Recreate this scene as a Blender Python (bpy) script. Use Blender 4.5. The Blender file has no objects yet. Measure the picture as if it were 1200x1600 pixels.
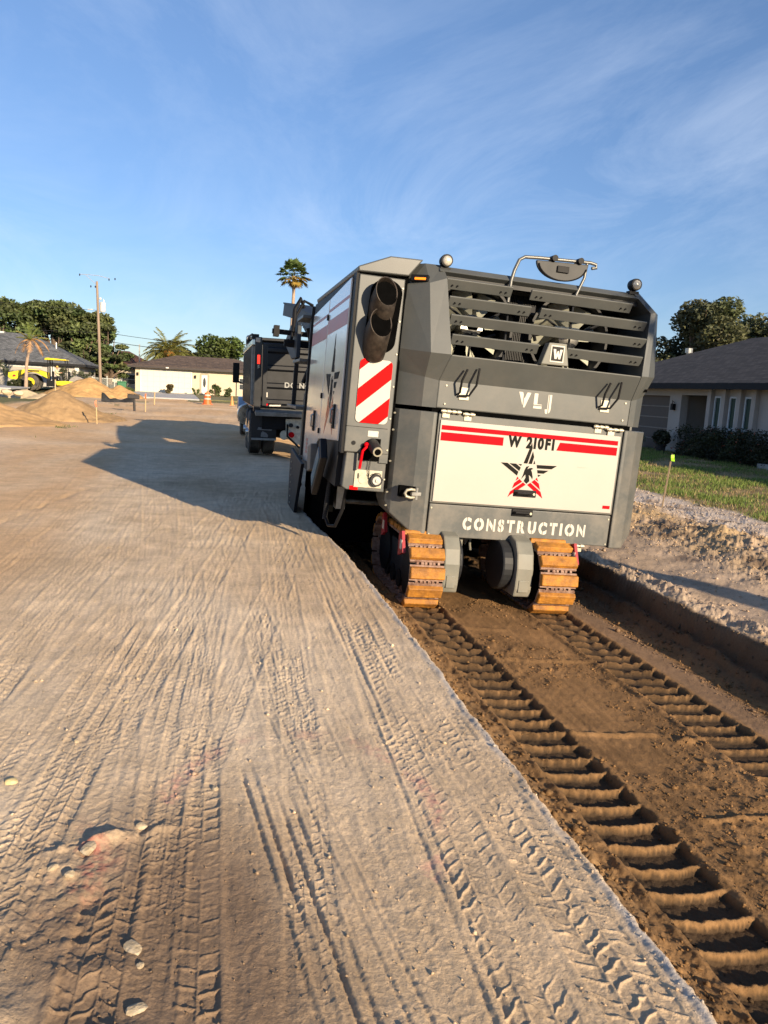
import bpy, bmesh, math, random
import numpy as np
from mathutils import Vector, Matrix
R = math.radians
random.seed(7)
rng = np.random.default_rng(11)
scene = bpy.context.scene
col = scene.collection

# ---------------------------------------------------------------- camera
EYE = 1.6
_down = np.array([-math.tan(R(3.0)), 1, 186.4 / 1200]); _down /= np.linalg.norm(_down)
_fw = np.array([-267, -200.4, 1200.0]); _fw -= _down * (_fw @ _down); _fw /= np.linalg.norm(_fw)
_up = -_down
CM = np.stack([np.cross(_fw, _up), _fw, _up])          # camera axes (right, down, forward) -> world
cam_d = bpy.data.cameras.new('camera'); cam = bpy.data.objects.new('camera', cam_d); col.objects.link(cam)
cr, cd, cf = CM[:, 0], CM[:, 1], CM[:, 2]
cam.matrix_world = Matrix(((cr[0], -cd[0], -cf[0], 0), (cr[1], -cd[1], -cf[1], 0), (cr[2], -cd[2], -cf[2], EYE), (0, 0, 0, 1)))
cam_d.sensor_fit = 'VERTICAL'; cam_d.sensor_height = 36; cam_d.lens = 27
cam_d.clip_start = 0.05; cam_d.clip_end = 5000
scene.camera = cam

# ---------------------------------------------------------------- sky, sun, exposure
SUN_EL, SUN_AZ = 16.6, 24.0            # light travels towards (-sin az, cos az)
EXPOSURE = 0.90
wd = bpy.data.worlds.new('World'); scene.world = wd; wd.use_nodes = True
nt = wd.node_tree; nt.nodes.clear(); N = nt.nodes.new; L = nt.links.new
out = N('ShaderNodeOutputWorld'); bg = N('ShaderNodeBackground'); L(bg.outputs[0], out.inputs[0])
sky = N('ShaderNodeTexSky'); sky.sky_type = 'NISHITA'; sky.sun_disc = False
sky.sun_elevation = R(SUN_EL); sky.sun_rotation = R(180 - SUN_AZ)
sky.air_density = 1.0; sky.dust_density = 0.0; sky.ozone_density = 3.0; sky.altitude = 0
hs = N('ShaderNodeHueSaturation'); hs.inputs['Saturation'].default_value = 1.08; tint = N('ShaderNodeMix'); tint.data_type = 'RGBA'; tint.blend_type = 'MULTIPLY'; tint.inputs['Factor'].default_value = 1.0; tint.inputs['B'].default_value = (1.10, 0.985, 1.02, 1); L(sky.outputs[0], tint.inputs['A']); L(tint.outputs['Result'], hs.inputs['Color'])
tcw = N('ShaderNodeTexCoord')
# thin cirrus: the view direction is projected on a high plane, so streaks shrink towards the horizon
sp = N('ShaderNodeSeparateXYZ'); L(tcw.outputs['Generated'], sp.inputs[0])
za = N('ShaderNodeMath'); za.operation = 'ADD'; za.inputs[1].default_value = 0.16; L(sp.outputs[2], za.inputs[0])
dx = N('ShaderNodeMath'); dx.operation = 'DIVIDE'; L(sp.outputs[0], dx.inputs[0]); L(za.outputs[0], dx.inputs[1])
dy = N('ShaderNodeMath'); dy.operation = 'DIVIDE'; L(sp.outputs[1], dy.inputs[0]); L(za.outputs[0], dy.inputs[1])
cb = N('ShaderNodeCombineXYZ'); L(dx.outputs[0], cb.inputs[0]); L(dy.outputs[0], cb.inputs[1])
mp = N('ShaderNodeMapping'); mp.inputs['Rotation'].default_value = (0, 0, R(35)); mp.inputs['Scale'].default_value = (1.15, 0.6, 1); mp.inputs['Location'].default_value = (0.2, 0.4, 0); L(cb.outputs[0], mp.inputs[0])
n1 = N('ShaderNodeTexNoise'); n1.inputs['Scale'].default_value = 1.6; n1.inputs['Detail'].default_value = 7; n1.inputs['Roughness'].default_value = 0.68; n1.inputs['Distortion'].default_value = 0.7; L(mp.outputs[0], n1.inputs['Vector'])
n2 = N('ShaderNodeTexNoise'); n2.inputs['Scale'].default_value = 0.55; n2.inputs['Detail'].default_value = 2; mp2 = N('ShaderNodeMapping'); mp2.inputs['Location'].default_value = (-0.8, 0.7, 0); L(cb.outputs[0], mp2.inputs[0]); L(mp2.outputs[0], n2.inputs['Vector'])
r1 = N('ShaderNodeMapRange'); r1.inputs[1].default_value = 0.42; r1.inputs[2].default_value = 0.80; L(n1.outputs[0], r1.inputs[0])
r2 = N('ShaderNodeMapRange'); r2.inputs[1].default_value = 0.30; r2.inputs[2].default_value = 0.58; L(n2.outputs[0], r2.inputs[0])
mu = N('ShaderNodeMath'); mu.operation = 'MULTIPLY'; L(r1.outputs[0], mu.inputs[0]); L(r2.outputs[0], mu.inputs[1])
mu2 = N('ShaderNodeMath'); mu2.operation = 'MULTIPLY'; mu2.inputs[1].default_value = 0.34; L(mu.outputs[0], mu2.inputs[0])
hzr = N('ShaderNodeValToRGB'); L(sp.outputs[2], hzr.inputs[0]); hzr.color_ramp.elements[0].position = 0.0; hzr.color_ramp.elements[0].color = (.50, .61, .75, 1); hzr.color_ramp.elements[1].position = .42; hzr.color_ramp.elements[1].color = (1.06, 1.05, 1.03, 1)
hzm = N('ShaderNodeMix'); hzm.data_type = 'RGBA'; hzm.blend_type = 'MULTIPLY'; hzm.inputs['Factor'].default_value = 1.0; L(hs.outputs[0], hzm.inputs['A']); L(hzr.outputs[0], hzm.inputs['B'])
mx = N('ShaderNodeMix'); mx.data_type = 'RGBA'; L(mu2.outputs[0], mx.inputs['Factor']); L(hzm.outputs['Result'], mx.inputs['A']); mx.inputs['B'].default_value = (5.6, 6.3, 7.4, 1)
L(mx.outputs['Result'], bg.inputs['Color']); bg.inputs['Strength'].default_value = 0.088

sl = bpy.data.lights.new('sun', 'SUN'); sl.energy = 4.7; sl.angle = R(0.5); sl.color = (1.0, 0.81, 0.57)
so = bpy.data.objects.new('sun', sl); col.objects.link(so)
ld = Vector((-math.sin(R(SUN_AZ)) * math.cos(R(SUN_EL)), math.cos(R(SUN_AZ)) * math.cos(R(SUN_EL)), -math.sin(R(SUN_EL))))
so.rotation_euler = ld.to_track_quat('-Z', 'Y').to_euler(); so.location = (30, -40, 30)
vs = scene.view_settings; vs.view_transform = 'Standard'; vs.look = 'None'; vs.exposure = EXPOSURE; vs.gamma = 1; vs.use_curve_mapping = False
scene.cycles.max_bounces = 6; scene.cycles.diffuse_bounces = 3; scene.cycles.glossy_bounces = 3; scene.cycles.transparent_max_bounces = 6

# ---------------------------------------------------------------- materials
MATS = {}
def mat(name, c, rough=0.6, metal=0.0, var=0.12, scale=6.0, bump=0.0, bscale=60.0, c2=None, coat=0.0, emit=None, es=0.0, dust=0.0, attr=None, trans=0.0, detail=5, spec=None, stretch=None):
    if name in MATS: return MATS[name]
    m = bpy.data.materials.new(name); m.use_nodes = True; t = m.node_tree; t.nodes.clear(); A = t.nodes.new; K = t.links.new
    o = A('ShaderNodeOutputMaterial'); p = A('ShaderNodeBsdfPrincipled'); tc = A('ShaderNodeTexCoord')
    src = tc.outputs['Object']
    if stretch:
        g = A('ShaderNodeMapping'); g.inputs['Scale'].default_value = stretch; K(src, g.inputs[0]); src = g.outputs[0]
    n = A('ShaderNodeTexNoise'); n.inputs['Scale'].default_value = scale; n.inputs['Detail'].default_value = detail; n.inputs['Roughness'].default_value = 0.62; K(src, n.inputs['Vector'])
    rm = A('ShaderNodeMapRange'); rm.inputs[1].default_value = 0.32; rm.inputs[2].default_value = 0.68; K(n.outputs[0], rm.inputs[0])
    mxx = A('ShaderNodeMix'); mxx.data_type = 'RGBA'; K(rm.outputs[0], mxx.inputs['Factor'])
    ca = tuple(max(0, v * (1 - var)) for v in c) + (1,); cbb = (tuple(c2) + (1,)) if c2 else tuple(min(1, v * (1 + var)) for v in c) + (1,)
    mxx.inputs['A'].default_value = ca; mxx.inputs['B'].default_value = cbb
    colo = mxx.outputs['Result']
    if attr:
        at = A('ShaderNodeAttribute'); at.attribute_name = attr
        m2 = A('ShaderNodeMix'); m2.data_type = 'RGBA'; m2.blend_type = 'MULTIPLY'; m2.inputs['Factor'].default_value = 1.0
        K(colo, m2.inputs['A']); K(at.outputs['Color'], m2.inputs['B']); colo = m2.outputs['Result']
    if dust > 0:      # settled road dust, patchy, thicker low on the thing
        nd = A('ShaderNodeTexNoise'); nd.inputs['Scale'].default_value = 2.2; nd.inputs['Detail'].default_value = 8; nd.inputs['Roughness'].default_value = 0.7; K(tc.outputs['Object'], nd.inputs['Vector'])
        sz = A('ShaderNodeSeparateXYZ'); K(tc.outputs['Object'], sz.inputs[0])
        zr = A('ShaderNodeMapRange'); zr.inputs[1].default_value = 2.2; zr.inputs[2].default_value = 0.3; zr.inputs[3].default_value = 0.10; zr.inputs[4].default_value = 1.0; K(sz.outputs[2], zr.inputs[0])
        nr = A('ShaderNodeMapRange'); nr.inputs[1].default_value = 0.42; nr.inputs[2].default_value = 0.72; K(nd.outputs[0], nr.inputs[0])
        q = A('ShaderNodeMath'); q.operation = 'MULTIPLY'; K(zr.outputs[0], q.inputs[0]); K(nr.outputs[0], q.inputs[1])
        q2 = A('ShaderNodeMath'); q2.operation = 'MULTIPLY'; q2.inputs[1].default_value = dust; K(q.outputs[0], q2.inputs[0])
        m3 = A('ShaderNodeMix'); m3.data_type = 'RGBA'; K(q2.outputs[0], m3.inputs['Factor']); K(colo, m3.inputs['A']); m3.inputs['B'].default_value = (0.34, 0.28, 0.21, 1); colo = m3.outputs['Result']
        rr = A('ShaderNodeMapRange'); rr.inputs[3].default_value = rough; rr.inputs[4].default_value = 0.85; K(q2.outputs[0], rr.inputs[0]); K(rr.outputs[0], p.inputs['Roughness'])
    else:
        rr = A('ShaderNodeMapRange'); rr.inputs[3].default_value = max(0.02, rough - 0.06); rr.inputs[4].default_value = min(1, rough + 0.08); K(n.outputs[0], rr.inputs[0]); K(rr.outputs[0], p.inputs['Roughness'])
    K(colo, p.inputs['Base Color']); p.inputs['Metallic'].default_value = metal
    if spec is not None: p.inputs['Specular IOR Level'].default_value = spec
    if coat: p.inputs['Coat Weight'].default_value = coat; p.inputs['Coat Roughness'].default_value = 0.12
    if bump > 0:
        nb = A('ShaderNodeTexNoise'); nb.inputs['Scale'].default_value = bscale; nb.inputs['Detail'].default_value = 6; nb.inputs['Roughness'].default_value = 0.65; K(src, nb.inputs['Vector'])
        b = A('ShaderNodeBump'); b.inputs['Strength'].default_value = min(1, bump); b.inputs['Distance'].default_value = 0.02; K(nb.outputs[0], b.inputs['Height']); K(b.outputs[0], p.inputs['Normal'])
    if emit: p.inputs['Emission Color'].default_value = tuple(emit) + (1,); p.inputs['Emission Strength'].default_value = es
    if trans > 0:
        tr = A('ShaderNodeBsdfTranslucent'); K(colo, tr.inputs[0]); ms = A('ShaderNodeMixShader'); ms.inputs[0].default_value = trans
        K(p.outputs[0], ms.inputs[1]); K(tr.outputs[0], ms.inputs[2]); K(ms.outputs[0], o.inputs[0])
    else: K(p.outputs[0], o.inputs[0])
    MATS[name] = m; return m

def roofmat(name, c, axis_rot=0.0, scale=(3.2, 7.0)):
    m = bpy.data.materials.new(name); m.use_nodes = True; t = m.node_tree; p = t.nodes['Principled BSDF']; A = t.nodes.new; K = t.links.new
    tc = A('ShaderNodeTexCoord'); g = A('ShaderNodeMapping'); g.inputs['Rotation'].default_value = (0, 0, axis_rot); K(tc.outputs['Object'], g.inputs[0])
    b = A('ShaderNodeTexBrick'); b.inputs['Scale'].default_value = 1.0; b.inputs['Brick Width'].default_value = 0.30; b.inputs['Row Height'].default_value = 0.16; b.inputs['Mortar Size'].default_value = 0.012
    b.inputs['Color1'].default_value = tuple(v * 0.62 for v in c) + (1,); b.inputs['Color2'].default_value = tuple(v * 1.35 for v in c) + (1,); b.inputs['Mortar'].default_value = tuple(v * 0.3 for v in c) + (1,)
    K(g.outputs[0], b.inputs['Vector'])
    n = A('ShaderNodeTexNoise'); n.inputs['Scale'].default_value = 1.4; n.inputs['Detail'].default_value = 6; K(tc.outputs['Object'], n.inputs['Vector'])
    mr = A('ShaderNodeMapRange'); mr.inputs[3].default_value = 0.75; mr.inputs[4].default_value = 1.25; K(n.outputs[0], mr.inputs[0])
    mm = A('ShaderNodeMix'); mm.data_type = 'RGBA'; mm.blend_type = 'MULTIPLY'; mm.inputs['Factor'].default_value = 1; K(b.outputs[0], mm.inputs['A']); K(mr.outputs[0], mm.inputs['B'])
    K(mm.outputs['Result'], p.inputs['Base Color']); p.inputs['Roughness'].default_value = 0.9
    bp = A('ShaderNodeBump'); bp.inputs['Distance'].default_value = 0.02; bp.inputs['Strength'].default_value = 0.8; K(b.outputs['Fac'], bp.inputs['Height']); bp.invert = True; K(bp.outputs[0], p.inputs['Normal'])
    return m

GREY = mat('machine_grey', (0.074, 0.079, 0.076), 0.42, 0.0, 0.10, 2.6, dust=0.50, bump=0.02, bscale=300)
GREY2 = mat('machine_light_grey', (0.15, 0.15, 0.125), 0.55, 0, 0.12, 4, dust=0.35)
DKGREY = mat('machine_dark', (0.018, 0.019, 0.021), 0.5, 0, 0.25, 5, spec=0.25)
BLACK = mat('black_plastic', (0.008, 0.008, 0.009), 0.55, 0, 0.2, 8, spec=0.2)
VOID = mat('recess_shade_black', (0.003, 0.003, 0.003), 0.95, 0, 0.3, 8, spec=0.0)  # near-black colour stands in for shade inside gaps, recesses and housings
RUB = mat('rubber', (0.018, 0.017, 0.016), 0.75, 0, 0.3, 14, dust=0.5)
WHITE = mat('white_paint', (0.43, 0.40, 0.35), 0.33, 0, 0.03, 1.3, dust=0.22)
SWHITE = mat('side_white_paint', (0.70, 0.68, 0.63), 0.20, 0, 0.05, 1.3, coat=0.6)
LETTER = mat('lettering_cream', (0.52, 0.49, 0.42), 0.5, 0, 0.08, 25)
RED = mat('red_paint', (0.50, 0.002, 0.008), 0.55, 0, 0.06, 5, spec=0.06)
REFR = mat('reflective_red', (0.55, 0.002, 0.003), 0.55, 0, 0.04, 5, spec=0.06)
REFW = mat('reflective_white', (0.48, 0.46, 0.40), 0.45, 0, 0.04, 5, spec=0.3)
DKRED = mat('dark_red_paint', (0.30, 0.012, 0.02), 0.4, 0, 0.1, 5)
INK = mat('black_decal', (0.010, 0.010, 0.009), 0.6, 0, 0.1, 10, spec=0.08)
STEEL = mat('steel', (0.42, 0.41, 0.38), 0.38, 0.85, 0.25, 20)
ZINC = mat('zinc_plate', (0.42, 0.39, 0.30), 0.42, 0.35, 0.15, 30)
PAD = mat('orange_track_pad', (0.24, 0.10, 0.020), 0.65, 0, 0.1, 9, bump=0.6, bscale=30, c2=(0.52, 0.215, 0.020), detail=9)
LINK = mat('rusty_link_steel', (0.26, 0.13, 0.085), 0.7, 0.2, 0.4, 18, bump=0.3, bscale=60, c2=(0.38, 0.26, 0.2))
GLASSD = mat('dark_glass', (0.02, 0.03, 0.035), 0.08, 0, 0.1, 3, spec=0.8)
BLUEG = mat('blue_grey_lens', (0.12, 0.20, 0.27), 0.15, 0, 0.1, 3, spec=0.8)
AMBER = mat('amber_led', (0.6, 0.14, 0.01), 0.3, 0, 0.05, 40, emit=(1.0, 0.22, 0.01), es=0.9)

# ---------------------------------------------------------------- mesh helpers
class MB:
    def __init__(s): s.v = []; s.f = []; s.mi = []; s.m = 0
    def add(s, vs, fs):
        b = len(s.v); s.v += [tuple(map(float, p)) for p in vs]; s.f += [tuple(b + i for i in f) for f in fs]; s.mi += [s.m] * len(fs); return s
    def box(s, x0, x1, y0, y1, z0, z1):
        x0, x1 = sorted((x0, x1)); y0, y1 = sorted((y0, y1)); z0, z1 = sorted((z0, z1))
        return s.add([(x0, y0, z0), (x1, y0, z0), (x1, y1, z0), (x0, y1, z0), (x0, y0, z1), (x1, y0, z1), (x1, y1, z1), (x0, y1, z1)],
                     [(0, 3, 2, 1), (4, 5, 6, 7), (0, 1, 5, 4), (1, 2, 6, 5), (2, 3, 7, 6), (3, 0, 4, 7)])
    def obox(s, c, sx, sy, sz, rot=(0, 0, 0)):
        from mathutils import Euler
        M3 = Euler(rot).to_matrix(); c = Vector(c); vs = []
        for dz in (-1, 1):
            for a, b in ((-1, -1), (1, -1), (1, 1), (-1, 1)): vs.append(c + M3 @ Vector((a * sx / 2, b * sy / 2, dz * sz / 2)))
        return s.add(vs, [(0, 3, 2, 1), (4, 5, 6, 7), (0, 1, 5, 4), (1, 2, 6, 5), (2, 3, 7, 6), (3, 0, 4, 7)])
    def prism(s, poly, ax, a, b):
        """poly in the two axes other than ax (in x,y,z order), extruded from a to b along ax"""
        def P(u, w, t): return {'x': (t, u, w), 'y': (u, t, w), 'z': (u, w, t)}[ax]
        n = len(poly); vs = [P(u, w, a) for u, w in poly] + [P(u, w, b) for u, w in poly]
        ar = sum(poly[i][0] * poly[(i + 1) % n][1] - poly[(i + 1) % n][0] * poly[i][1] for i in range(n))
        fl = (ar > 0) ^ (ax == 'y') ^ (b < a)
        fs = []
        lo = tuple(range(n)); hi = tuple(range(n, 2 * n))
        fs.append(lo[::-1] if fl else lo); fs.append(hi if fl else hi[::-1])
        for i in range(n):
            j = (i + 1) % n; q = (i, j, n + j, n + i); fs.append(q if fl else q[::-1])
        return s.add(vs, fs)
    def tube(s, pts, r, n=8, cap=True):
        pts = [Vector(p) for p in pts]; rr = r if isinstance(r, (list, tuple)) else [r] * len(pts)
        rings = []; prev = None
        for i, p in enumerate(pts):
            d = (pts[min(i + 1, len(pts) - 1)] - pts[max(i - 1, 0)]).normalized()
            if prev is None:
                a = Vector((0, 0, 1)) if abs(d.z) < 0.9 else Vector((1, 0, 0)); u = d.cross(a).normalized()
            else:
                u = prev - d * prev.dot(d); u = u.normalized() if u.length > 1e-6 else d.orthogonal().normalized()
            prev = u; w = d.cross(u); rings.append([p + (u * math.cos(2 * math.pi * k / n) + w * math.sin(2 * math.pi * k / n)) * rr[i] for k in range(n)])
        vs = [v for g in rings for v in g]; fs = []
        for i in range(len(rings) - 1):
            for k in range(n):
                k2 = (k + 1) % n; fs.append((i * n + k, i * n + k2, (i + 1) * n + k2, (i + 1) * n + k))
        if cap: fs.append(tuple(range(n))[::-1]); fs.append(tuple((len(rings) - 1) * n + k for k in range(n)))
        return s.add(vs, fs)
    def cyl(s, p0, p1, r0, r1=None, n=16): return s.tube([p0, p1], [r0, r0 if r1 is None else r1], n)
    def sphere(s, c, r, n=10, sc=(1, 1, 1)):
        vs = []; fs = []
        for i in range(n + 1):
            th = math.pi * i / n
            for k in range(n * 2):
                ph = math.pi * k / n; vs.append((c[0] + r * sc[0] * math.sin(th) * math.cos(ph), c[1] + r * sc[1] * math.sin(th) * math.sin(ph), c[2] + r * sc[2] * math.cos(th)))
        m = n * 2
        for i in range(n):
            for k in range(m): fs.append((i * m + k, (i + 1) * m + k, (i + 1) * m + (k + 1) % m, i * m + (k + 1) % m))
        return s.add(vs, fs)
    def build(s, name, mats, parent=None, bevel=0.0, smooth=False, segs=2, loc=None):
        me = bpy.data.meshes.new(name); me.from_pydata(s.v, [], s.f)
        if not isinstance(mats, (list, tuple)): mats = [mats]
        for m in mats: me.materials.append(m)
        if len(mats) > 1: me.polygons.foreach_set('material_index', s.mi)
        if smooth: me.polygons.foreach_set('use_smooth', [True] * len(me.polygons))
        me.update(); o = bpy.data.objects.new(name, me); col.objects.link(o)
        if loc is not None: o.location = loc
        if parent: o.parent = parent
        if bevel > 0:
            b = o.modifiers.new('b', 'BEVEL'); b.width = bevel; b.segments = segs; b.limit_method = 'ANGLE'; b.angle_limit = R(35); b.harden_normals = False
        if smooth:
            try: me.set_sharp_from_angle(angle=R(40))
            except Exception: pass
        return o
def split_build(self, name, mats, parent=None, bevel=0.0, smooth=False, segs=2):
    """one object for each loose piece of the mesh"""
    par = list(range(len(self.v)))
    def find(a):
        while par[a] != a: par[a] = par[par[a]]; a = par[a]
        return a
    for f in self.f:
        for i in f[1:]: par[find(i)] = find(f[0])
    gr = {}
    for f in self.f: gr.setdefault(find(f[0]), []).append(f)
    out_ = []
    for fs in gr.values():
        us = sorted({i for f in fs for i in f}); mp_ = {u: k for k, u in enumerate(us)}; q = MB(); q.add([self.v[u] for u in us], [tuple(mp_[i] for i in f) for f in fs]); out_.append(q.build(name, mats, parent, bevel, smooth, segs))
    return out_[0]
MB.parts = split_build
def tag(o, label=None, cat=None, group=None, kind=None):
    if label: o['label'] = label
    if cat: o['category'] = cat
    if group: o['group'] = group
    if kind: o['kind'] = kind
    return o
def empty(name, loc, label, cat, group=None, rz=0.0):
    o = bpy.data.objects.new(name, None); o.empty_display_size = 0.2; o.location = loc; o.rotation_euler = (0, 0, rz); col.objects.link(o)
    return tag(o, label, cat, group)
def copy_tree(o, parent=None):
    c = o.copy(); col.objects.link(c)
    if parent: c.parent = parent
    for ch in list(o.children): copy_tree(ch, c)
    return c
def rawmesh(name, V, Fq, mats, parent=None, colors=None, smooth=False, loc=None):
    """numpy mesh: V (n,3), Fq (m,k) with k = 3 or 4; colors (n,3) point colours in 'Col'"""
    me = bpy.data.meshes.new(name); n = len(V); m, k = Fq.shape
    me.vertices.add(n); me.vertices.foreach_set('co', np.ascontiguousarray(V, dtype=np.float32).ravel())
    me.loops.add(m * k); me.loops.foreach_set('vertex_index', np.ascontiguousarray(Fq, dtype=np.int32).ravel())
    me.polygons.add(m); me.polygons.foreach_set('loop_start', np.arange(0, m * k, k, dtype=np.int32))
    try: me.polygons.foreach_set('loop_total', np.full(m, k, dtype=np.int32))
    except Exception: pass
    me.update(calc_edges=True)
    if smooth: me.polygons.foreach_set('use_smooth', np.ones(m, dtype=bool))
    if colors is not None:
        a = me.color_attributes.new('Col', 'FLOAT_COLOR', 'POINT'); c4 = np.ones((n, 4), dtype=np.float32); c4[:, :3] = colors; a.data.foreach_set('color', c4.ravel())
    for q in (mats if isinstance(mats, (list, tuple)) else [mats]): me.materials.append(q)
    o = bpy.data.objects.new(name, me); col.objects.link(o)
    if parent: o.parent = parent
    if loc is not None: o.location = loc
    return o
def text_mesh(txt, bold=0.0, thick=0.004, slits=None, slit_w=0.055, gap=0.12):
    """flat letters, height about 0.7; returns verts (x, y, z) and faces; slits = {char: [fractions]} cut stencil bridges"""
    V = []; Fc = []; x = 0.0
    for ch in txt:
        if ch == ' ': x += 0.32; continue
        cu = bpy.data.curves.new('t', 'FONT'); cu.body = ch; cu.size = 1; cu.offset = bold; cu.extrude = thick; cu.resolution_u = 5
        ob = bpy.data.objects.new('t', cu); me = bpy.data.meshes.new_from_object(ob); bpy.data.objects.remove(ob); bpy.data.curves.remove(cu)
        bm = bmesh.new(); bm.from_mesh(me); bpy.data.meshes.remove(me)
        xs = [v.co.x for v in bm.verts]; x0, x1 = min(xs), max(xs)
        for kind_, fr in (slits or {}).get(ch, []):
            ys = [v.co.y for v in bm.verts]; y0, y1 = min(ys), max(ys)
            k = 0 if kind_ == 'v' else 1
            c = (x0 + (x1 - x0) * fr) if k == 0 else (y0 + (y1 - y0) * fr)
            nrm = (1, 0, 0) if k == 0 else (0, 1, 0)
            for off in (-slit_w / 2, slit_w / 2):
                co = (c + off, 0, 0) if k == 0 else (0, c + off, 0)
                bmesh.ops.bisect_plane(bm, geom=bm.verts[:] + bm.edges[:] + bm.faces[:], plane_co=co, plane_no=nrm)
            dl = [f for f in bm.faces if abs(f.calc_center_median()[k] - c) < slit_w / 2 - 1e-5]
            bmesh.ops.delete(bm, geom=dl, context='FACES')
        b = len(V); bm.verts.index_update()
        V += [(v.co.x - x0 + x, v.co.y, v.co.z) for v in bm.verts]; Fc += [tuple(b + v.index for v in f.verts) for f in bm.faces]
        x += (x1 - x0) + gap; bm.free()
    return V, Fc
def text_on(txt, mapf, width, height, material, parent, name='lettering', bold=0.0, slits=None, thick=0.004, shear=0.0, slit_w=0.055, gap=0.12):
    V, Fc = text_mesh(txt, bold, thick, slits, slit_w, gap); xs = [v[0] for v in V]; ys = [v[1] for v in V]
    w0, y0 = max(xs), min(ys); sx = width / w0; sy = height / (max(ys) - y0)
    mb = MB(); mb.add([mapf((v[0] + shear * v[1]) * sx, (v[1] - y0) * sy, v[2]) for v in V], Fc)
    return mb.build(name, material, parent)
def vn(x, y, seed=0):
    xi = np.floor(x).astype(np.int64); yi = np.floor(y).astype(np.int64); fx = x - xi; fy = y - yi
    fx = fx * fx * (3 - 2 * fx); fy = fy * fy * (3 - 2 * fy)
    def h(a, b):
        k = (a * 374761393 + b * 668265263 + seed * 1442695041) & 0xffffffff
        k = ((k ^ (k >> 13)) * 1274126177) & 0xffffffff
        return ((k ^ (k >> 16)) & 0xffff) / 65535.0
    a, b, c, d = h(xi, yi), h(xi + 1, yi), h(xi, yi + 1), h(xi + 1, yi + 1)
    return (a * (1 - fx) + b * fx) * (1 - fy) + (c * (1 - fx) + d * fx) * fy
def fbm(x, y, octv=4, seed=0, gain=0.5, lac=2.03, rot=True):
    s = 0; a = 1.0; t = 0; c_, s_ = (0.80, 0.60) if rot else (1.0, 0.0)
    for i in range(octv):
        if rot: x, y = x * c_ - y * s_, x * s_ + y * c_
        s = s + a * (vn(x, y, seed + i * 17) - 0.5); t += a; a *= gain; x = x * lac + 3.1; y = y * lac - 1.7
    return s / t * 2
def sstep(a, b, x):
    t = np.clip((x - a) / (b - a), 0, 1); return t * t * (3 - 2 * t)
# ---------------------------------------------------------------- ground: one sheet, relief and soil colours from world position
EDGE0, TRX1, TREND = 1.34, 4.2, 10.6
def edge_x(y):
    return EDGE0 + 0.022 * fbm(y * 1.7, y * 0 + 3.3, 3, 5) + 0.022 * fbm(y * 8, y * 0 + 1.3, 5, 6, 0.65) - 0.10 * np.clip((y - 7.0) / 2.2, 0, 2.0)
def tread(H, x, y, xc, half, dep, nrib, pitch, zig, hr, fade, seed, rag=0.0):
    w = x - xc; a = np.abs(w); ins = 1 - sstep(half * 0.93, half * 1.06, a)
    wear = np.clip(0.72 + 1.3 * fbm(x * 3.1, y * 2.1, 4, seed), 0.03, 1.25) * fade
    u = (w + half) / (2 * half) * nrib; ri = np.floor(u); fr = u - ri
    rib = np.exp(-((np.minimum(fr, 1 - fr)) / 0.085) ** 2)
    off = (ri % 2) * 0.37 + 0.10 * fbm(x * 3, y * 3, 2, seed + 7); zig = zig * 0.55
    cr = (y + zig * (fr - 0.5) * np.where(np.mod(ri, 2) > 0.5, -1.0, 1.0) * 2 * half / nrib * 1.5 + rag * fbm(x * 22, y * 22, 2, seed + 3) * 0.02) / pitch + off
    cf = cr - np.floor(cr); cross = np.exp(-((np.minimum(cf, 1 - cf)) / 0.075) ** 2)
    pat = np.maximum(rib * 0.75, cross * (1 - 0.2 * rib))
    berm = np.exp(-((a - half * 1.08) / 0.012) ** 2) * 0.6
    return H + 0.45 * (wear * ins * (-dep + hr * pat) + wear * berm * hr)
def grooves(H, x, y, xc, offs, wid, dep, fade, seed, beads=0.0):
    for k, o in enumerate(offs):
        w = x - xc - o - 0.006 * fbm(y * 2.0, y * 0 + k, 2, seed + k)
        bd = 1.0 - 0.4 * beads * (0.5 + 0.5 * np.sign(np.sin(y * 2 * np.pi / 0.045 + k)))
        dep = dep * 1.0
        H = H - 0.5 * fade * dep * np.exp(-(w / wid) ** 2) * bd * np.clip(0.7 + fbm(x * 3, y * 1.7, 2, seed + 9 + k), 0.1, 1.3)
        H = H + fade * dep * 0.22 * np.exp(-((w - wid * 2) / wid) ** 2)
    return H
def lin(y, x0, y0, x1, y1): return x0 + (y - y0) * (x1 - x0) / (y1 - y0)
def win(y, a, b, s=0.4): return sstep(a - s, a + s, y) * (1 - sstep(b - s, b + s, y))
def floor_z(x): return -0.40 - (x - 1.9) * 0.0472
def macro(x, y):
    z = np.where(x > 1.4, -0.2 * np.clip((x - 1.4) / 2.8, 0, 1), 0.0)
    z = z + 0.12 * sstep(10, 17, x) + 0.0 * y
    z = z + 0.06 * sstep(-4.5, -10, x) * sstep(8, 16, y) * (1 - sstep(45, 60, y))      # verge on the left
    z = z + 0.05 * fbm(x * 0.12, y * 0.12, 3, 71) * sstep(8, 25, y)
    return z
def pink_ring(x, y):
    # faded marking paint sprayed as an open ring
    a = np.abs(np.hypot((x - 0.36) / 0.52, (y - 2.72) / 0.66) - 1.0)
    ang = np.arctan2((y - 2.72), (x - 0.36)); keep = ((ang > -0.9) & (ang < 2.9))
    return np.exp(-(a / 0.075) ** 2) * keep * np.clip(0.62 + 1.7 * fbm(x * 6, y * 6, 4, 91), 0, 1)
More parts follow.
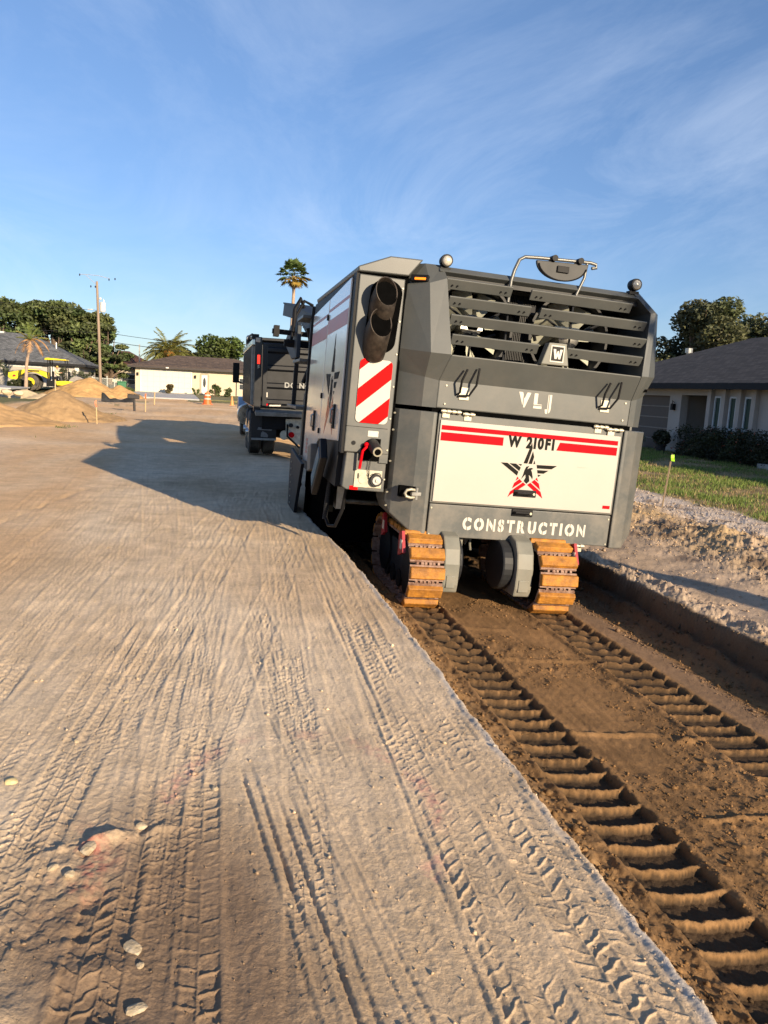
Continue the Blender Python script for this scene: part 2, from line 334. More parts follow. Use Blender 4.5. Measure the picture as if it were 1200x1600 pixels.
def soil(x, y, fine=True):
    N_ = len(x); H = np.zeros(N_)
    ex = edge_x(y); intr = (y < TREND + 3) & (y > -40)
    # --- road sand
    near = sstep(16, 5, y)
    H += 0.012 * fbm(x * 0.9, y * 0.6, 3, 1) + 0.003 * fbm(x * 9, y * 6, 3, 2)
    comb = 0.0024 * fbm((x + 0.05 * y) * 38, y * 0.9, 2, 3, rot=False) + 0.003 * fbm((x - 0.10 * y) * 26, y * 0.7, 2, 4, rot=False) * np.clip(fbm(x, y * .5, 2, 8) + 0.5, 0, 1)
    H += comb
    if fine: H += 0.0022 * fbm(x * 55, y * 45, 3, 12)
    H += 0.003 * np.abs(fbm(x * 5.5, y * 5.5, 4, 33)) * sstep(0.0, 0.35, fbm(x * 0.7, y * 0.6, 2, 35))
    F = 1.0
    # by the milled edge: overlapping lugged prints
    H = tread(H, x, y, 1.14 + 0.01 * np.sin(y), 0.115, 0.006, 3, 0.062, 0.9, 0.011, win(y, -2, 9), 21, 1)
    H = tread(H, x, y, lin(y, 0.87, 1.62, 0.98, 3.7), 0.105, 0.006, 3, 0.070, -1.1, 0.011, win(y, -2, 7.5), 22, 1)
    H = tread(H, x, y, lin(y, 0.64, 1.66, 0.50, 3.4), 0.07, 0.005, 2, 0.085, 0.8, 0.006, win(y, -2, 6.0), 23, 1)
    H = grooves(H, x, y, lin(y, 0.74, 1.66, 0.80, 3.4), [0, 0.045], 0.008, 0.010, win(y, -2, 9), 24, 0.6)
    # deep ribs in the damp patch
    H = grooves(H, x, y, lin(y, 0.29, 1.71, 0.15, 2.98), [0, 0.048], 0.0085, 0.022, win(y, -2, 3.05, 0.15), 31, 0.35)
    H = grooves(H, x, y, lin(y, 0.39, 1.70, 0.26, 2.99), [0, 0.05], 0.008, 0.017, win(y, -2, 2.8, 0.2), 35, 0.45)
    H = grooves(H, x, y, lin(y, 0.52, 1.70, 0.36, 3.0), [0, 0.055], 0.007, 0.011, win(y, -2, 3.6, 0.2), 36, 0.6)
    H = tread(H, x, y, lin(y, -0.015, 1.77, -0.005, 3.3), 0.062, 0.013, 2, 0.070, 0.35, 0.016, win(y, -2, 3.35, 0.1), 41)
    H = tread(H, x, y, lin(y, -0.135, 1.77, -0.13, 3.3), 0.05, 0.012, 2, 0.075, -0.35, 0.014, win(y, -2, 3.25, 0.1), 42)
    H = grooves(H, x, y, lin(y, -0.08, 1.77, -0.075, 3.3), [0], 0.008, 0.016, win(y, -2, 3.2, 0.15), 43)
    H = tread(H, x, y, lin(y, -0.30, 1.80, -0.27, 2.9), 0.085, 0.010, 3, 0.062, 1.0, 0.015, win(y, -2, 2.75, 0.2), 44, 1)
    H = tread(H, x, y, lin(y, -0.25, 2.9, -0.20, 3.9), 0.08, 0.005, 3, 0.055, 1.0, 0.009, win(y, 2.9, 4.3), 45, 1)
    # long crossing trails further off
    for (x0, y0, x1, y1, hf, p, zg, s, a, b) in [(0.76, 7.22, -0.08, 2.91, .115, .055, 1.0, 51, 3.0, 11), (-0.33, 5.36, -0.62, 2.36, .11, .06, -1.0, 52, 1.0, 9), (0.01, 6.46, -0.39, 3.81, .12, .055, .8, 53, 3.2, 12),
                                           (-0.32, 6.94, -0.75, 4.19, .13, .06, 1, 54, 2.5, 12), (-0.95, 7, -1.25, 3.5, .14, .06, 1, 55, 1.5, 14), (-1.5, 9, -1.75, 4.0, .15, .07, -1, 56, 1.5, 15),
                                           (0.62, 8.0, 0.42, 4.0, .11, .06, 1, 57, 3.6, 10), (0.95, 8, 0.95, 4, .12, .06, .9, 58, 4, 9), (-2.3, 13, -1.95, 6, .16, .07, 1, 59, 4, 22), (-0.1, 16, 0.35, 9, .16, .08, 1, 60, 8, 24), (-1.2, 16, -0.6, 9, .16, .08, 1, 61, 8, 24)]:
        H = tread(H, x, y, lin(y, x0, y0, x1, y1), hf, 0.006, 4, p, zg, 0.012, win(y, a, b, 0.8), s, 1)
    for k in range(16):     # a season of lighter passes, fanning the same way as the road
        xa_ = -1.9 + 3.1 * ((k * 0.6180339) % 1.0); dr_ = 0.05 + 0.16 * ((k * 0.414) % 1.0) * (1 if k % 3 else -1.2)
        H = tread(H, x, y, xa_ + dr_ * (y - 6) / 2.2 + 0.03 * np.sin(y * .6 + k), 0.085 + .05 * ((k * .73) % 1), 0.004, 3 + k % 3, 0.045 + 0.03 * ((k * .37) % 1), 1.0, 0.010, win(y, 1.6 + 2.2 * ((k * .29) % 1), 7 + 6 * ((k * .53) % 1), 0.6), 400 + k * 5, 1)
    # ridge pushed up by the stones, footprint-like dents
    H += (0.008 + 0.030 * fbm(x * 14, y * 14, 4, 64)) * np.exp(-(((y - 2.62 - 0.28 * (x + 0.35)) / 0.028) ** 2)) * win(x, -0.52, -0.12, 0.05)
    H += 0.018 * np.exp(-(((x + 0.30) / 0.10) ** 2 + ((y - 1.98) / 0.05) ** 2)) + 0.018 * np.exp(-(((x + 0.22) / 0.09) ** 2 + ((y - 1.74) / 0.05) ** 2)) + 0.035 * np.exp(-(((x + 0.57) / 0.12) ** 2 + ((y - 1.85) / 0.06) ** 2))
    H += 0.02 * fbm(x * 14, y * 14, 4, 66) * np.exp(-(((x + 0.42) / 0.2) ** 2 + ((y - 2.35) / 0.35) ** 2))
    H += -0.02 * np.exp(-((x + 2.2 - 0.16 * (y - 9)) / 0.05) ** 2) * win(y, 7.5, 12, 0.6) * (0.6 + fbm(x * 4, y * 4, 2, 67))
    H *= np.where(y > 14, np.clip(1 - (y - 14) / 30, 0.25, 1), 1)
    H += 0.05 * fbm(x * 0.5, y * 0.35, 4, 68) * sstep(9, 20, y) + 0.035 * np.abs(fbm(x * 1.6, y * 1.2, 4, 69)) * sstep(-2.6, -4.5, x) * sstep(8, 14, y) + 0.10 * fbm(x * 0.8, y * 0.5, 5, 174, .55) * sstep(24, 36, y)
    # colours
    A = np.array([0.61, 0.455, 0.295]); B = np.array([0.49, 0.355, 0.22]); P = np.array([0.69, 0.545, 0.38])
    q = fbm(x * 0.8, y * 0.5, 4, 81)[:, None]; q2 = fbm(x * 7, y * 5, 4, 82)[:, None]
    Cc = A + (P - A) * np.clip(q * 1.6, 0, 1) + (B - A) * np.clip(-q * 1.6, 0, 1)
    Cc = Cc * (1 + 0.16 * q2)
    damp = np.clip(1.25 * np.exp(-(((x + 0.10) / 0.50) ** 2 + ((y - 1.5) / 1.35) ** 4)) + 0.55 * fbm(x * 2.3, y * 1.6, 4, 83) * (y < 4.5), 0, 1)
    damp = damp * (y < 4) * sstep(3.6, 2.6, y) * sstep(0.75, 0.35, x)
    Cc = Cc + (np.array([0.235, 0.155, 0.095]) - Cc) * (0.9 * damp)[:, None]
    pr = pink_ring(x, y) * np.clip(0.75 + 1.6 * fbm(x * 50, y * 50, 3, 190), 0, 1.4); Cc = Cc + (np.array([0.56, 0.24, 0.21]) - Cc) * (0.42 * pr)[:, None]
    pr2 = np.clip(0.7 + 1.8 * fbm(x * 45, y * 45, 3, 191), 0, 1.3) * np.exp(-(((x + 0.40) / 0.09) ** 2 + ((y - 2.50) / 0.17) ** 2)) * np.clip(0.55 + 2.2 * fbm(x * 12, y * 12, 4, 93), 0, 1); Cc = Cc + (np.array([0.42, 0.09, 0.08]) - Cc) * (0.65 * pr2)[:, None]
    tan = np.clip(sstep(-1.1, -1.9, x + 0.04 * (y - 6)) * sstep(3.5, 6, y) * sstep(24, 15, y) * (0.9 + fbm(x * 1.4, y * .5, 4, 84)), 0, 1)
    pale = np.clip(sstep(-3.2, -4.4, x + 0.11 * (y - 14)) * sstep(9, 12, y) * (0.9 + 1.2 * fbm(x * .8, y * .5, 4, 85)), 0, 1)
    Cc = Cc + (np.array([0.60, 0.385, 0.205]) - Cc) * (0.8 * tan)[:, None]
    Cc = Cc + (np.array([0.60, 0.49, 0.37]) - Cc) * (0.8 * pale)[:, None]
    far = sstep(14, 26, y) * np.clip(0.75 + 0.9 * fbm(x * 0.35, y * 0.18, 4, 86), 0, 1)
    Cc = Cc + ((np.array([0.66, 0.415, 0.21]) * (1 + .22 * fbm(x * .6 + y * .1, y * .35, 4, 170))[:, None] + np.array([.14, .15, .13]) * np.clip(2.2 * fbm(x * .22, y * .5, 4, 173), 0, 1)[:, None]) - Cc) * far[:, None]
    spot = sstep(0.42, 0.6, fbm(x * 1.5, y * 1.0, 3, 87)) * sstep(9, 13, y) * (x < -4.4); Cc = Cc + (np.array([0.13, 0.15, 0.05]) - Cc) * (0.7 * spot)[:, None]
    # --- milled trench
    inside = sstep(-0.012, 0.03, x - ex) * (1 - sstep(TRX1 - 0.03, TRX1 + 0.03, x + 0.07 * fbm(y * 1.6, y * 0 + 8, 4, 101))) * (1 - sstep(TREND, TREND + 1.2, y))
    fz = floor_z(x)
    Hf = fz + 0.004 * fbm(x * 30, y * 26, 3, 180) + 0.006 * fbm(x * 2, y * 2, 3, 102) + 0.0035 * fbm(x * 60, y * 1.2, 2, 103, rot=False)
    clod = np.clip(fbm(x * 11, y * 9, 4, 104) + 0.05, 0, 1); clm = np.clip(0.45 + 1.5 * fbm(x * 1.3, y * 1.0, 4, 105), 0.08, 1)
    Hf += 0.026 * clod * clm * win(x, 2.2, 2.98, 0.06)
    # chips and crumbs below the left cut
    rub = np.exp(-np.clip((x - ex) / 0.24, 0, 9) ** 1.6); Hf += rub * (0.16 + 0.10 * fbm(x * 9, y * 7, 4, 106)) * (x > ex - .02)
    Hf += 0.02 * fbm(x * 24, y * 20, 3, 107) * np.exp(-np.clip((x - ex) / 0.5, 0, 9) ** 2)
    # cleat prints of both crawlers
    plate = np.zeros(N_)
    for (xa, xb, ph, dp) in ((1.79, 2.15, 0.0, 0.021), (3.05, 3.45, 0.07, 0.018)):
        wig = 0.010 * fbm(y * 5, y * 0 + xa, 2, 110); xin = sstep(xa - 0.012, xa + 0.012, x + wig) * (1 - sstep(xb - 0.012, xb + 0.012, x + wig))
        bow = 0.012 * np.sin((x - xa) / (xb - xa) * np.pi) + 0.007 * fbm(x * 12, y * 4, 3, 111)
        f = (y + bow + ph) / 0.170; fi = np.floor(f); f = f - fi; am = 0.60 + 0.6 * vn(fi * 0.93 + 0.5, fi * 0 + xa, 160) * np.clip(0.9 + 0.8 * fbm(x * 5 + fi, y * 2, 3, 161), .3, 1.4); f = f + 0.03 * fbm(x * 22, y * 22, 3, 162)
        wd_ = .05 * vn(fi * .77, fi * 0 + 9, 163); rid = sstep(0.0, 0.07, f) * (1 - sstep(0.11 + wd_, 0.19 + wd_, f))
        tilt = -0.010 * f
        Hf += xin * (-dp * (1 - rid) + rid * am * (0.009 + 0.009 * fbm(x * 30, y * 24, 4, 112, .65)) - .012 * rid * (1 - np.clip(am, 0, 1)) + tilt * (1 - rid))
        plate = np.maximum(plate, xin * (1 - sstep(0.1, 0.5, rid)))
        bd = np.exp(-((x - xa + 0.035) / 0.03) ** 2) + np.exp(-((x - xb - 0.03) / 0.028) ** 2)
        Hf += bd * (0.016 + 0.014 * fbm(x * 18, y * 12, 3, 113))
    # cross ridges dropped by the machine
    for yy, xa, xb in ((5.4, 2.1, 3.0), (4.07, 2.15, 2.75), (3.98, 2.85, 3.2), (6.2, 2.1, 2.6), (3.1, 2.4, 3.3)):
        Hf += 0.02 * np.exp(-((y - yy - 0.02 * fbm(x * 4, y * 0, 2, 114)) / 0.018) ** 2) * win(x, xa, xb, 0.04)
    Hf += sstep(3.86, 4.02, x) * (0.02 + 0.06 * np.clip(fbm(x * 5, y * 3.5, 4, 115) + .3, 0, 1))
    Hf += sstep(4.02, 4.07, x + 0.03 * fbm(y * 2, y * 0, 3, 116)) * 0.09
    rag = 0.035 * fbm(x * 16, y * 14, 4, 172, .6) * win(x, 4.1, 4.6, .1) + 0.055 * win(x, 4.14, 4.55, .03) * np.clip(.8 + fbm(y * 2, x * 2, 3, 164), 0.2, 1.6) + 0.07 * fbm(x * 5, y * 4, 5, 117, 0.6) * win(x, 4.1, 4.7, 0.15) * (y < 12)
    # crust lip along the left cut, bank on the right
    lip = np.exp(-((x - ex + 0.028) / 0.016) ** 2) * (y < TREND) * np.clip(0.5 + 1.4 * fbm(y * 5, x * 5, 4, 118), 0.0, 1.3)
    H += lip * 0.010
    bank = sstep(4.1, 4.5, x)
    Hb = 0.03 * fbm(x * 1.2, y * 1.2, 4, 120) + 0.012 * fbm(x * 9, y * 9, 4, 121) + 0.07 * sstep(5.6, 6.6, x) * np.clip(0.2 + fbm(x * 2.2, y * 1.6, 5, 122), 0, 1) * (1 - sstep(8.2, 9.2, x))
    Hb += 0.22 * np.exp(-(((x - 6.9) / 0.55) ** 2 + ((y - 8.9) / 1.3) ** 2)) * (0.8 + 0.5 * fbm(x * 4, y * 4, 4, 123)) + 0.12 * np.exp(-(((x - 7.2) / 0.5) ** 2 + ((y - 11.6) / 0.9) ** 2))
    Hb += 0.045 * fbm(x * 9, y * 8, 5, 124, 0.62) * win(x, 5.7, 8.6, 0.4)
    Hb += 0.012 * np.cos((x * 0.86 + y * 0.5) * 2 * np.pi / 0.11) * np.exp(-(((x - 4.95) / 0.28) ** 2 + ((y - 6.9) / 0.35) ** 2)) 
    Hb += -0.03 * np.exp(-(((x - 5.0) / 0.5) ** 2)) * np.clip(0.5 + fbm(x * .7, y * .5, 2, 125), 0, 1)
    base = macro(x, y)
    Z = base + H * (1 - bank) + (Hb + rag) * bank * (y < 60)
    Z = Z * (1 - inside) + Hf * inside
    # trench colours
    ft = np.array([0.225, 0.128, 0.056]) * (1 + 0.35 * fbm(x * 5, y * 4, 4, 130))[:, None] * (1 + 0.2 * fbm(x * 40, y * 2, 2, 131, rot=False))[:, None]
    ft = ft + (np.array([0.050, 0.034, 0.021]) - ft) * (0.88 * plate)[:, None]  # print plates: damp soil, with the ridge shadows also put into the colour
    ft = ft + (np.array([0.25, 0.165, 0.105]) - ft) * (0.7 * win(x, 3.52, 3.78, 0.05))[:, None]
    rk = np.clip(rub, 0, 1) * np.clip(0.5 + 1.3 * fbm(x * 12, y * 10, 3, 132), 0, 1); ft = ft + (np.array([0.36, 0.25, 0.14]) - ft) * (0.75 * rk)[:, None]
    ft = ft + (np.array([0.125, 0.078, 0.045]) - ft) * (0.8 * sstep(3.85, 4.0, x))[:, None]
    lipc = np.exp(-((x - ex + 0.03 + .012 * fbm(y * 4, x * 0, 3, 150)) / 0.020) ** 2) * (y < TREND) * np.clip(0.62 + 1.5 * fbm(y * 2.2, x * 9, 4, 133), 0, 1)
    Cc = Cc + (np.array([0.50, 0.46, 0.42]) - Cc) * (0.85 * lipc)[:, None]
    bk = np.array([0.46, 0.34, 0.235]) * (1 + 0.3 * fbm(x * 3, y * 3, 4, 134))[:, None]
    om = np.clip(sstep(5.6, 6.4, x) * (1 - sstep(7.4, 8.3, x)) * (0.7 + 1.2 * fbm(x * 2, y * 2, 4, 135)), 0, 1); bk = bk + (np.array([0.54, 0.37, 0.19]) - bk) * (0.85 * om)[:, None]
    wm = np.clip(sstep(7.2, 8.0, x + 0.4 * fbm(x, y, 3, 136)) * (0.85 + 0.9 * fbm(x * 4, y * 4, 4, 137)), 0, 1); bk = bk + (np.array([0.56, 0.48, 0.41]) - bk) * (0.85 * wm)[:, None]
    dk = sstep(0.30, 0.5, fbm(x * 2.4, y * 2.4, 4, 138)) * win(x, 5.5, 8.6, 0.3); bk = bk + (np.array([0.15, 0.10, 0.07]) - bk) * (0.7 * dk)[:, None]
    gm = sstep(8.9, 9.3, x + 0.35 * fbm(x * 1.2, y * 1.2, 4, 139)) * (y < 62); gq = fbm(x * 1.1, y * 1.1, 4, 140)
    gc = np.array([0.15, 0.14, 0.055])[None, :] + np.clip(-gq * 1.5 + 0.25, 0, 1)[:, None] * np.array([0.20, 0.10, 0.07])[None, :]
    bk = bk + (gc - bk) * gm[:, None]
    cut = win(x + 0.05 * fbm(y * 3, x * 3, 4, 171), 4.08, 4.27, .03) * (y < TREND + 1); bk = bk + (np.array([0.095, 0.062, 0.038]) - bk) * (0.85 * cut)[:, None]; Cc = Cc + (np.array([0.095, 0.062, 0.038]) - Cc) * (0.85 * cut)[:, None]; ft = ft + (np.array([0.085, 0.055, 0.034]) - ft) * (0.85 * cut)[:, None]  # cut wall darkened: its shade is put into the soil colours
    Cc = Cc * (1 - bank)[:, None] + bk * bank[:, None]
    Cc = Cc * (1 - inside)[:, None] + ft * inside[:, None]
    # verge lawns far left and far off
    gl = np.clip(sstep(-9.5, -11, x + 0.8 * fbm(x * .4, y * .4, 3, 141)) * sstep(34, 38, y), 0, 1) + sstep(66, 69, y + 0.8 * fbm(x * .6, y * .6, 3, 142)) * (x > -2.2) ; gl = np.clip(gl, 0, 1)
    gcl = np.array([0.12, 0.135, 0.05]) * (1 + 0.35 * fbm(x * .9, y * .9, 3, 143))[:, None]
    Cc = Cc + (gcl - Cc) * (0.9 * gl)[:, None]
    vf = sstep(110, 140, y); Cc = Cc + (np.array([0.10, 0.115, 0.05]) - Cc) * vf[:, None]
    return Z, np.clip(Cc, 0.01, 0.9)

def soil_at(x, y):
    z, c = soil(np.atleast_1d(np.float64(x)), np.atleast_1d(np.float64(y))); return float(z[0])

yaw_f = np.array([CM[0, 2], CM[1, 2]]); yaw_f /= np.linalg.norm(yaw_f); yaw_r = np.array([yaw_f[1], -yaw_f[0]])
D0 = 1.15
v_ = np.arange(1 / D0, 1 / 140.0, -(1.0 / (EYE * 768)) * 1.05)
rows = list(1 / v_) + list(np.geomspace(150, 3000, 26))
back = [-400, -150, -60, -30, -15, -8, -4, -2, -0.8, 0.0, 0.5, 0.8, 1.0]
rows = np.array(back + rows)
NCOL = 1050
tcol = np.linspace(-0.64, 0.66, NCOL)
ext = np.concatenate([np.geomspace(0.03, 3000, 34)])
dref = np.maximum(rows, D0)
lat = np.concatenate([-0.64 * dref[:, None] - ext[::-1][None, :], tcol[None, :] * dref[:, None], 0.66 * dref[:, None] + ext[None, :]], axis=1)
nr, nc = lat.shape
X = (rows[:, None] * yaw_f[0] + lat * yaw_r[0]).ravel(); Y = (rows[:, None] * yaw_f[1] + lat * yaw_r[1]).ravel()
Zg = np.empty_like(X); Cg = np.empty((len(X), 3)); CH = 250000
for a in range(0, len(X), CH):
    Zg[a:a + CH], Cg[a:a + CH] = soil(X[a:a + CH], Y[a:a + CH])
idx = np.arange(nr * nc).reshape(nr, nc)
Fg = np.stack([idx[:-1, :-1], idx[:-1, 1:], idx[1:, 1:], idx[1:, :-1]], axis=-1).reshape(-1, 4)

def soil_material(name, bump=0.9, bs=90.0, var=0.25):
    m = bpy.data.materials.new(name); m.use_nodes = True; t = m.node_tree; p = t.nodes['Principled BSDF']; A = t.nodes.new; K = t.links.new
    at = A('ShaderNodeAttribute'); at.attribute_name = 'Col'; tc = A('ShaderNodeTexCoord')
    n = A('ShaderNodeTexNoise'); n.inputs['Scale'].default_value = 55; n.inputs['Detail'].default_value = 8; n.inputs['Roughness'].default_value = 0.75; K(tc.outputs['Object'], n.inputs['Vector'])
    n2 = A('ShaderNodeTexNoise'); n2.inputs['Scale'].default_value = 4; n2.inputs['Detail'].default_value = 9; n2.inputs['Roughness'].default_value = 0.7; K(tc.outputs['Object'], n2.inputs['Vector'])
    r = A('ShaderNodeMapRange'); r.inputs[1].default_value = 0.25; r.inputs[2].default_value = 0.75; r.inputs[3].default_value = 1 - var; r.inputs[4].default_value = 1 + var; K(n.outputs[0], r.inputs[0])
    r2 = A('ShaderNodeMapRange'); r2.inputs[1].default_value = 0.3; r2.inputs[2].default_value = 0.7; r2.inputs[3].default_value = 1 - var * .7; r2.inputs[4].default_value = 1 + var * .7; K(n2.outputs[0], r2.inputs[0])
    mu_ = A('ShaderNodeMath'); mu_.operation = 'MULTIPLY'; K(r.outputs[0], mu_.inputs[0]); K(r2.outputs[0], mu_.inputs[1])
    mm = A('ShaderNodeMix'); mm.data_type = 'RGBA'; mm.blend_type = 'MULTIPLY'; mm.inputs['Factor'].default_value = 1; K(at.outputs['Color'], mm.inputs['A']); K(mu_.outputs[0], mm.inputs['B'])
    K(mm.outputs['Result'], p.inputs['Base Color']); p.inputs['Roughness'].default_value = 0.93; p.inputs['Specular IOR Level'].default_value = 0.15
    nb = A('ShaderNodeTexNoise'); nb.inputs['Scale'].default_value = bs; nb.inputs['Detail'].default_value = 7; nb.inputs['Roughness'].default_value = 0.72; K(tc.outputs['Object'], nb.inputs['Vector'])
    b = A('ShaderNodeBump'); b.inputs['Strength'].default_value = bump; b.inputs['Distance'].default_value = 0.007; K(nb.outputs[0], b.inputs['Height']); K(b.outputs[0], p.inputs['Normal'])
    return m
SOIL = soil_material('sandy_soil')
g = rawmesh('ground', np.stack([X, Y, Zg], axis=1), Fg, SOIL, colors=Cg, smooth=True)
tag(g, kind='structure')
del X, Y, Zg, Cg, Fg

# ---------------------------------------------------------------- stones
STONE = mat('limestone', (0.42, 0.32, 0.19), 0.9, 0, 0.2, 25, bump=0.5, bscale=60, c2=(0.54, 0.45, 0.32))
STONEY = mat('yellow_limestone', (0.62, 0.46, 0.18), 0.9, 0, 0.2, 25, bump=0.4, bscale=60, c2=(0.66, 0.55, 0.32))
def stone_mesh(name, r, sc, seed, m):
    bm = bmesh.new(); bmesh.ops.create_icosphere(bm, subdivisions=2, radius=1)
    P = np.array([v.co[:] for v in bm.verts]); n = fbm(P[:, 0] * 1.3 + P[:, 2], P[:, 1] * 1.3 - P[:, 2] * .7, 4, seed); n2 = np.round(fbm(P[:, 0] * .9, P[:, 2] * .9 + P[:, 1], 2, seed + 3) * 3) / 3
    k = 1 + 0.28 * n + 0.30 * n2
    for v, kk in zip(bm.verts, k): v.co = Vector((v.co.x * kk * r * sc[0], v.co.y * kk * r * sc[1], v.co.z * kk * r * sc[2]))
    me = bpy.data.meshes.new(name); bm.to_mesh(me); bm.free(); me.materials.append(m); o = bpy.data.objects.new(name, me); col.objects.link(o); return o
ST = [(-0.752, 3.08, .024, (1.1, .9, .7), STONEY, 'round yellow stone alone on the sandy road at the left edge of the photo'),
      (-0.385, 2.565, .030, (1.3, .8, .6), STONE, 'largest flat pale stone beside the dark ridge and red paint stain'),
      (-0.428, 2.425, .020, (1.0, .9, .7), STONE, 'small pale stone just below the largest stone on red stained sand'),
      (-0.485, 2.475, .015, (1.1, .8, .6), STONE, 'small tan stone at the left of the red paint stain'),
      (0.035, 2.93, .017, (1, .9, .8), STONE, 'pale pebble between two lugged tyre prints above the damp patch'),
      (-0.225, 2.69, .019, (1.2, .8, .6), STONE, 'tan stone at the upper end of the dark pushed up ridge'),
      (-0.565, 3.42, .014, (1, .9, .7), STONE, 'white pebble with a thin shadow on smooth sand above the yellow stone'),
      (-0.40, 3.86, .015, (1.1, .9, .7), STONE, 'small pale stone farthest up the smooth sandy road'),
      (-0.17, 1.99, .011, (1, .9, .7), STONE, 'tiny tan pebble in the lugged tyre print at the bottom'),
      (-0.195, 2.06, .026, (1.3, .8, .38), STONE, 'broad flat tan stone half buried in the lugged tyre print'),
      (-0.165, 1.835, .022, (1.2, .8, .4), STONE, 'flat tan stone half buried near the bottom edge of the photo'),
      (0.265, 2.18, .008, (1, .9, .7), STONE, 'tiny white pebble between the deep grooves of the damp patch')]
for i, (x, y, r, sc, m, lb) in enumerate(ST):
    o = stone_mesh('stone', r, sc, 200 + i * 7, m); o.location = (x, y, soil_at(x, y) + r * sc[2] * 0.12); o.rotation_euler = (0.2, 0.1, i * 1.3)
    tag(o, lb, 'stone', 'stones lying on the road')
# loose crumbs: milled lip, trench chips, bank clods
def crumbs(name, XY, rad, mats_, label):
    n = len(XY); x, y = XY[:, 0], XY[:, 1]; z, c = soil(x, y)
    base = np.array([(0, 0, 1), (1, 0, 0), (-.3, .95, 0), (-.6, -.8, 0), (0, 0, -1)], float)
    fc = np.array([(0, 1, 2), (0, 2, 3), (0, 3, 1), (4, 2, 1), (4, 3, 2), (4, 1, 3)])
    an = rng.uniform(0, 6.28, n); ca, sa = np.cos(an), np.sin(an); S = rad[:, None] * rng.uniform(.55, 1.2, (n, 3)); S[:, 2] *= .7
    B_ = base[None] * S[:, None, :] + rng.normal(0, .12, (n, 5, 3)) * rad[:, None, None]
    Xr = B_[..., 0] * ca[:, None] - B_[..., 1] * sa[:, None]; Yr = B_[..., 0] * sa[:, None] + B_[..., 1] * ca[:, None]
    V = np.stack([Xr + x[:, None], Yr + y[:, None], B_[..., 2] + z[:, None] + rad[:, None] * .25], -1).reshape(-1, 3)
    Fc = (fc[None] + (np.arange(n) * 5)[:, None, None]).reshape(-1, 3)
    cc = np.repeat(np.clip(c * rng.uniform(.75, 1.2, (n, 1)) , 0, .75), 5, axis=0)
    o = rawmesh(name, V, Fc, mats_, colors=cc); tag(o, label, 'gravel', kind='stuff'); return o
n = 2600; xy = np.stack([rng.uniform(-1.2, 1.3, n), 1.3 + rng.exponential(2.6, n)], 1); crumbs('gravel', xy, rng.exponential(.0022, n) + .0018, SOIL, 'scattered tiny grit and pebbles on the sandy road')
n = 9000; ys = 1.0 + rng.uniform(0, 1, n) ** 1.3 * 9; xs = EDGE0 + 0.03 + np.abs(rng.normal(0, .17, n)); crumbs('rubble', np.stack([xs, ys], 1), rng.exponential(.006, n) + .003, SOIL, 'crumbled chips along the foot of the milled road edge')
n = 1100; ys = 1.2 + rng.uniform(0, 1, n) ** 1.3 * 8; xs = EDGE0 - np.abs(rng.normal(0, .05, n)) + .01; crumbs('spilled_crumbs', np.stack([xs, ys], 1), rng.exponential(.002, n) + .0015, SOIL, 'small crumbs spilled along the pale rim of the road edge')
n = 7000; xs = rng.uniform(2.1, 3.05, n); ys = 1.8 + rng.uniform(0, 1, n) * 5.5; kq = fbm(xs * 1.3, ys * 1.0, 4, 105) > -.12; crumbs('dirt_clods', np.stack([xs, ys], 1)[kq], (rng.exponential(.0035, n) + .002)[kq], SOIL, 'small brown clods on the floor of the milled trench')
n = 42000; xs = 4.25 + rng.uniform(0, 1, n) * 5.0; ys = 3 + rng.uniform(0, 1, n) * 15; kq = rng.uniform(0, 1, n) < np.clip(0.25 + sstep(5.4, 6.4, xs) * .8, 0, 1); crumbs('loose_dirt', np.stack([xs, ys], 1)[kq], (rng.exponential(.0055, n) + .003)[kq], SOIL, 'loose tan dirt clods on the bank right of the trench')
n = 3000; xs = 3.7 + rng.uniform(0, .55, n); ys = 2.5 + rng.uniform(0, 1, n) * 7; crumbs('trench_debris', np.stack([xs, ys], 1), rng.exponential(.006, n) + .003, SOIL, 'dark clods fallen along the foot of the right trench wall')
# ---------------------------------------------------------------- lawn blades on the right
n = 110000
xs = 8.95 + rng.uniform(0, 1, n) ** 1.0 * 8.6; ys = 9 + rng.uniform(0, 1, n) * 26
dq = fbm(xs * 1.1, ys * 1.1, 4, 140); ed = xs + 0.35 * fbm(xs * 1.2, ys * 1.2, 4, 139)
kq = (ed > 9.0) & (rng.uniform(0, 1, n) < np.clip(0.62 + dq * 1.4, .12, 1)) & (xs < 17.2); xs, ys, dq = xs[kq], ys[kq], dq[kq]; n = len(xs)
zs, _c = soil(xs, ys, False); hh = rng.uniform(.035, .085, n) * (1 + .8 * np.clip(dq, 0, 1)); an = rng.uniform(0, 6.28, n); w = rng.uniform(.006, .013, n); ln = rng.normal(0, .03, (n, 2))
V = np.stack([np.stack([xs - w * np.cos(an), ys - w * np.sin(an), zs - .005], 1), np.stack([xs + w * np.cos(an), ys + w * np.sin(an), zs - .005], 1), np.stack([xs + ln[:, 0], ys + ln[:, 1], zs + hh], 1)], 1).reshape(-1, 3)
gcol = np.where((rng.uniform(0, 1, n) < np.clip(.48 - 1.3 * dq, 0.08, .9))[:, None], np.array([.40, .29, .14]), np.array([.20, .27, .055])) * rng.uniform(.6, 1.35, (n, 1))
GRASS = mat('grass_blades', (1, 1, 1), 0.7, 0, 0.05, 3, attr='Col', trans=0.35)
tag(rawmesh('grass', V, np.arange(n * 3).reshape(-1, 3), GRASS, colors=np.repeat(gcol, 3, axis=0)), 'patchy green and straw coloured lawn in front of the right house', 'grass', kind='stuff')
